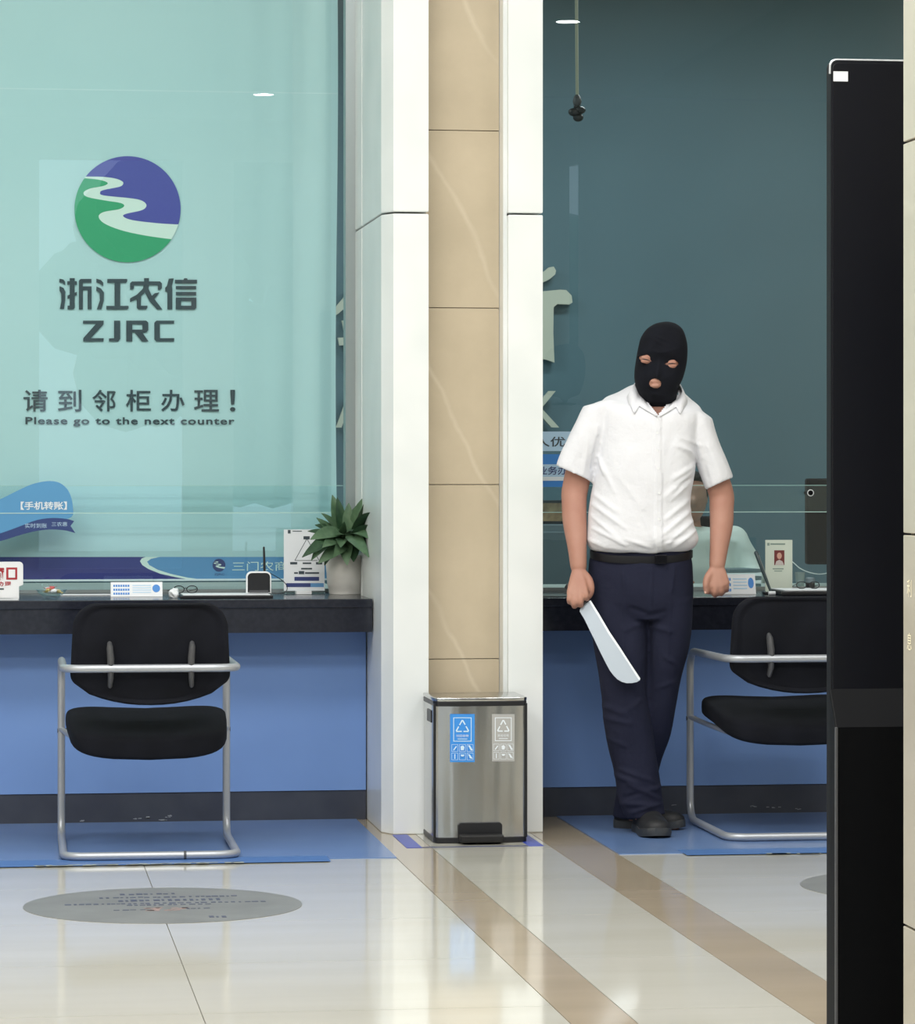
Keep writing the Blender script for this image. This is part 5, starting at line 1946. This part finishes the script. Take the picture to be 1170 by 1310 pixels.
TF = [(828, 786, 806, 778, 3.0, -0.006), (828, 790, 850, 782, 3.0, -0.005), (826, 796, 800, 806, 3.4, 0.005), (830, 800, 858, 808, 3.4, 0.005), (796, 730, 800, 760, 2.2, 0.004), (862, 728, 858, 758, 2.2, 0.004), (834, 722, 832, 782, 1.6, 0.004),
      (770, 902, 800, 914, 3.6, 0.006), (772, 918, 806, 926, 3.4, 0.005), (820, 896, 800, 910, 3.0, 0.005), (776, 944, 800, 955, 3.0, 0.004), (784, 990, 815, 1003, 3.4, 0.008), (794, 985, 835, 1000, 3.2, 0.006), (846, 1006, 815, 1018, 3.0, 0.009), (800, 1020, 835, 1012, 2.6, -0.008),
      (805, 1004, 843, 1022, 3.2, 0.008), (798, 1028, 830, 1030, 3.0, 0.008), (808, 1040, 846, 1028, 2.8, 0.007), (786, 1005, 796, 1030, 2.6, 0.005), (850, 840, 866, 850, 3.0, 0.004), (840, 880, 862, 872, 3.0, 0.004), (796, 770, 800, 900, 2.2, 0.003), (857, 770, 853, 860, 2.0, 0.003)]
displace(me, TF, None, 0.007, 8)
trs = mkobj('trousers', me, M['trouser'], person, True, 180)

# ---- belt with buckle
bt = MB()
for (dz0, r1) in ((0, 0),):
    outer = []
    prof = [(712.5, 0.004), (712.5, 0.0085), (713.5, 0.0095), (721, 0.0095), (722, 0.0085), (722, 0.002), (717, 0.0)]
    n = 64
    rs = []
    for k in range(n):
        a = 2 * PI * k / n
        ring = []
        for py_, o_ in prof:
            hwp = 63.9 * SC + o_ * 0.5
            d_ = 0.108 + o_ * 0.5
            c, s = math.cos(a), math.sin(a)
            x = math.copysign(abs(c) ** (2 / 2.35), c) * hwp
            y = math.copysign(abs(s) ** (2 / 2.35), s) * d_
            # sags slightly in front, as worn
            sag = 3.0 * max(0, -s) - 4 * abs(c) ** 3 + 0.0
            base = Q(820, py_ + sag - 5, 0)
            ring.append(base + Vector((x, y, 0)))
        rs.append(ring)
    bt.rings(rs, closed=True)
bt.build('belt', M['belt'], person, True, 40)
bc = Q(845, 715.5, -0.1145)
buckle = MB().box(bc.x - 0.020, bc.x + 0.020, bc.y - 0.006, bc.y + 0.001, bc.z - 0.015, bc.z + 0.015, bev=0.003)
buckle.build('belt_buckle', mat('buckle_dark', srgb(30, 30, 36), 0.25, 0.8), person)


# ---- shoes
def shoe(heel, toe, wd, name):
    """heel, toe: local ground points; builds sole and upper"""
    ax_ = toe - heel
    L = ax_.length
    ax_.normalize()
    side = Vector((-ax_.y, ax_.x, 0))
    prof_w = [(0.0, 0.45), (0.04, 0.72), (0.15, 0.86), (0.35, 0.80), (0.55, 0.92), (0.72, 1.0), (0.86, 0.90), (0.95, 0.62), (1.0, 0.25)]
    prof_h = [(0.0, 0.062), (0.04, 0.076), (0.15, 0.082), (0.30, 0.086), (0.45, 0.078), (0.60, 0.066), (0.75, 0.056), (0.88, 0.048), (0.96, 0.036), (1.0, 0.024)]

    def ip(pr3, t):
        for (t0, v0), (t1, v1) in zip(pr3[:-1], pr3[1:]):
            if t <= t1:
                q = (t - t0) / (t1 - t0)
                q = q * q * (3 - 2 * q)
                return v0 + (v1 - v0) * q
        return pr3[-1][1]
    s_ = MB()
    rs = []
    N = 24
    for i in range(N + 1):
        t = i / N
        wv = ip(prof_w, t) * wd
        toe_up = 0.010 * max(0, t - 0.75) / 0.25
        c = heel + ax_ * (L * t)
        ring = []
        for (a, b) in ((-1.0, 0.0), (-1.06, 0.012), (-1.03, 0.026), (-0.9, 0.028), (0.9, 0.028), (1.03, 0.026), (1.06, 0.012), (1.0, 0.0)):
            ring.append(c + side * (a * wv) + Vector((0, 0, 0.003 + b + toe_up * (1 - b * 8))))
        rs.append(ring)
    s_.rings(rs)
    sole = s_.build('sole', M['sole'], None, True, 50)
    u_s = MB()
    rs = []
    for i in range(N + 1):
        t = 0.01 + 0.975 * i / N
        wv = ip(prof_w, t) * wd * 0.97
        h = ip(prof_h, t) + 0.01
        toe_up = 0.010 * max(0, t - 0.75) / 0.25
        c = heel + ax_ * (L * t)
        ring = []
        for k in range(17):
            a = PI * k / 16
            ring.append(c + side * (math.cos(a) * wv * (1 if abs(math.cos(a)) > .7 else 1)) + Vector((0, 0, 0.022 + toe_up + (h - 0.02) * math.sin(a) ** 0.75)))
        rs.append(ring)
    u_s.rings(rs)
    up__ = u_s.build('shoe', M['shoe'], person, True, 70)
    sole.parent = up__
    return up__


gz = lambda px, y: Vector(((px - PXC) * SC * (1 + y / 11.2), y, 0))
shoe(gz(822, 0.075), gz(843, -0.195), 0.052, 'shoe')
shoe(gz(787, 0.165), gz(875, 0.085), 0.046, 'shoe')

# ------------------------------------------------------------------ machete (held, so it is a thing of its own)
mt = thing('machete', 'broad pale-bladed machete with a black handle held in the masked person\'s right hand', 'machete', person.location, person.rotation_euler.z)
cm_ = lambda x, y: (690 + x / 6.235, 680 + y / 6.235)
BL_ = [(335, 600), (405, 550), (470, 655), (560, 808), (640, 925), (720, 1050), (800, 1168), (801, 1186), (775, 1202), (735, 1210), (695, 1211), (655, 1200), (620, 1180), (590, 1150), (560, 1110), (530, 1055), (480, 955), (440, 870), (400, 790), (360, 705), (320, 640), (322, 622)]


def mplane(px_, py_, off=0.0):
    y = -0.098 - 0.055 * (py_ - 768) / 105
    return Q(px_, py_, y + off)


def mslab(poly, d, nm, m, bev=0.0, off=0.0):
    mb = MB()
    f_ = [mb.bm.verts.new(mplane(*cm_(*p), off - d / 2)) for p in poly]
    b_2 = [mb.bm.verts.new(mplane(*cm_(*p), off + d / 2)) for p in poly]
    fs = [mb.bm.faces.new(f_), mb.bm.faces.new(b_2[::-1])]
    n = len(poly)
    for i in range(n):
        fs.append(mb.bm.faces.new((f_[i], b_2[i], b_2[(i + 1) % n], f_[(i + 1) % n])))
    bmesh.ops.recalc_face_normals(mb.bm, faces=fs)
    if bev:
        bmesh.ops.bevel(mb.bm, geom=[e for f in fs[:2] for e in f.edges], offset=bev, segments=2, affect='EDGES')
    return mb.build(nm, m, mt)


mslab(BL_, 0.003, 'blade', M['blade'], 0.0006)
SP = [(392, 556), (408, 550), (470, 650), (562, 806), (642, 925), (722, 1050), (802, 1170), (800, 1186), (786, 1180), (710, 1060), (630, 938), (548, 818), (458, 664)]
mslab(SP, 0.0036, 'ground_edge', M['blade_edge'], 0.0004)
mslab([(352, 500), (366, 488), (392, 545), (344, 603), (318, 585), (328, 540)], 0.016, 'bolster', mat('bolster_dark', srgb(62, 60, 62), 0.5), 0.003, -0.008)
h0, h1 = mplane(*cm_(352, 570), 0.006), mplane(*cm_(222, 430), 0.030)
hd = MB()
hd.tube([h0, h0.lerp(h1, 0.25), h0.lerp(h1, 0.7), h1], [0.012, 0.0135, 0.012, 0.0135], 14, flat=0.8)
hd.build('handle', M['black_plastic'], mt, True, 60)

# ------------------------------------------------------------------ teller seated behind the glass
YT = 13.17
tx = XX(884, YT)
tl = thing('person', 'seated person in pale shirt behind right counter, mostly hidden by the masked person', 'person', (tx, YT, 0), 0)
UT = YT / 0.98 / F


def T(px_, py_, y=0.0):
    return Vector(((px_ - 884) * UT, y, CH - (py_ - CY) * UT))


tb = MB()
tb.rings([ell(T(880, p, 0.0), hw_ * UT, d, 24, 2.1) for p, hw_, d in ((606, 6, 0.03), (612, 16, 0.06), (622, 22, 0.085), (636, 23.5, 0.092), (650, 22, 0.088), (660, 17, 0.075), (667, 10, 0.05))])
tb.ball(T(880, 642, -0.095), 0.016, (0.8, 1, 1.3), 10)
for s in (-1, 1):
    tb.ball(T(880 + s * 24, 638, 0.01), 0.018, (0.4, 0.8, 1.4), 10)
chain(tb, [T(880, 655, 0.02), T(880, 690, 0.02)], [0.05, 0.06], 16)
tb.rings([ell(T(880, p, 0.02), hw_ * UT, d, 24, 2.3) for p, hw_, d in ((675, 20, 0.05), (682, 56, 0.08), (692, 66, 0.10), (730, 58, 0.11), (790, 52, 0.12), (830, 56, 0.13))])
for s in (-1, 1):
    chain(tb, [T(880 + s * 60, 695, 0.02), T(880 + s * 78, 745, -0.06), T(880 + s * 40, 738, -0.26), T(880 + s * 30, 737, -0.30)], [0.05, 0.042, 0.03, 0.026], 14)
    for k in range(4):
        chain(tb, [T(880 + s * 30, 738, -0.29), T(880 + s * (24 + k * 4), 738 + k * 0.5, -0.35), T(880 + s * (20 + k * 4), 741, -0.39)], [0.014, 0.009, 0.008], 8, 3)
    chain(tb, [T(880 + s * 28, 736, -0.28), T(880 + s * 18, 735, -0.33)], [0.013, 0.009], 8, 3)
    chain(tb, [T(880 + s * 24, 820, 0.0), T(880 + s * 28, 850, -0.22), T(880 + s * 28, 980, -0.24)], [0.07, 0.055, 0.045], 14)
tbody = mkobj('body', remesh(tb, 'teller_body', 0.007, 2), M['skin'], tl, True, 180)
tbs = MB()
tbs.rings([ell(T(880, p, 0.02), hw_ * UT, d, 28, 2.3) for p, hw_, d in ((672, 22, 0.065), (681, 60, 0.095), (692, 72, 0.115), (730, 66, 0.125), (770, 60, 0.13), (815, 60, 0.14))])
for s in (-1, 1):
    chain(tbs, [T(880 + s * 58, 694, 0.02), T(880 + s * 80, 742, -0.05), T(880 + s * 62, 742, -0.15)], [0.066, 0.062, 0.052], 16)
me = remesh(tbs, 'blouse', 0.008, 3)
me.update()
nr_ = [v.normal.copy() for v in me.vertices]
for v, q in zip(me.vertices, nr_):
    v.co += q * 0.012 * noise.noise(v.co * 12)
mkobj('blouse', me, M['blouse'], tl, True, 180)
th = MB()
th.rings([ell(T(880, p, 0.022), hw_ * UT, d, 28, 2.0) for p, hw_, d in ((600, 5, 0.03), (605, 17, 0.075), (613, 24, 0.098), (624, 27, 0.104), (632, 27, 0.098), (645, 25, 0.078), (655, 20, 0.06))])
hm = th.mesh('hair')
for v in hm.vertices:
    py_ = CY - (v.co.z - CH) / UT
    if v.co.y < 0 and py_ > 622:
        v.co.y *= 0.25
mkobj('hair', hm, M['hair'], tl, True, 180)
hb = MB().tube([(0.0, -0.02, 0.41), (0.0, 0.05, 0.0)], 0.03).build('stool_post', M['grey_plastic'])
bpy.data.objects.remove(hb)
ch = thing('office_chair', 'dark office chair under the seated person behind the right counter', 'chair', (tx, YT + 0.04, 0))
MB().prism(rrect(-0.24, 0.24, -0.2, 0.24, 0.06), 0.07, 'z', 0.40, bev=0.015).build('seat', M['black_fabric'], ch, True, 40)
MB().prism(rrect(-0.22, 0.22, 0.52, 1.02, 0.07), 0.05, 'y', 0.27, bev=0.015).build('backrest', M['black_fabric'], ch, True, 40)
MB().tube([(0, 0, 0.05), (0, 0, 0.40)], 0.03).build('post', M['grey_plastic'], ch, True)
for k in range(5):
    a = k * 2 * PI / 5
    MB().tube([(0, 0, 0.07), (0.26 * math.cos(a), 0.26 * math.sin(a), 0.03)], [0.02, 0.014]).build('leg', M['black_plastic'], ch, True)
    MB().ball((0.26 * math.cos(a), 0.26 * math.sin(a), 0.026), 0.026, n=10).build('castor', M['black_plastic'], ch, True)
MB().box(-0.02, 0.02, 0.2, 0.3, 0.36, 0.40).build('back_bracket', M['grey_plastic'], ch)
MB().box(-0.02, 0.02, 0.30, 0.33, 0.36, 0.60).build('back_bracket', M['grey_plastic'], ch)

# stack of papers in front of the teller
sk_ = thing('paper_stack', 'thick grey stack of papers behind the glass, right of the masked person\'s left hand', 'paper stack', (XX(940, 12.3), 12.3, ZC + 0.0006), R(12))
for k in range(5):
    MB().box(-0.07 + k * 0.002, 0.07 + k * 0.001, -0.08, 0.08, k * 0.014 + 0.0005, k * 0.014 + 0.0135, bev=0.002).build('bundle', (M['cabinet'], M['card'])[k % 2], sk_)
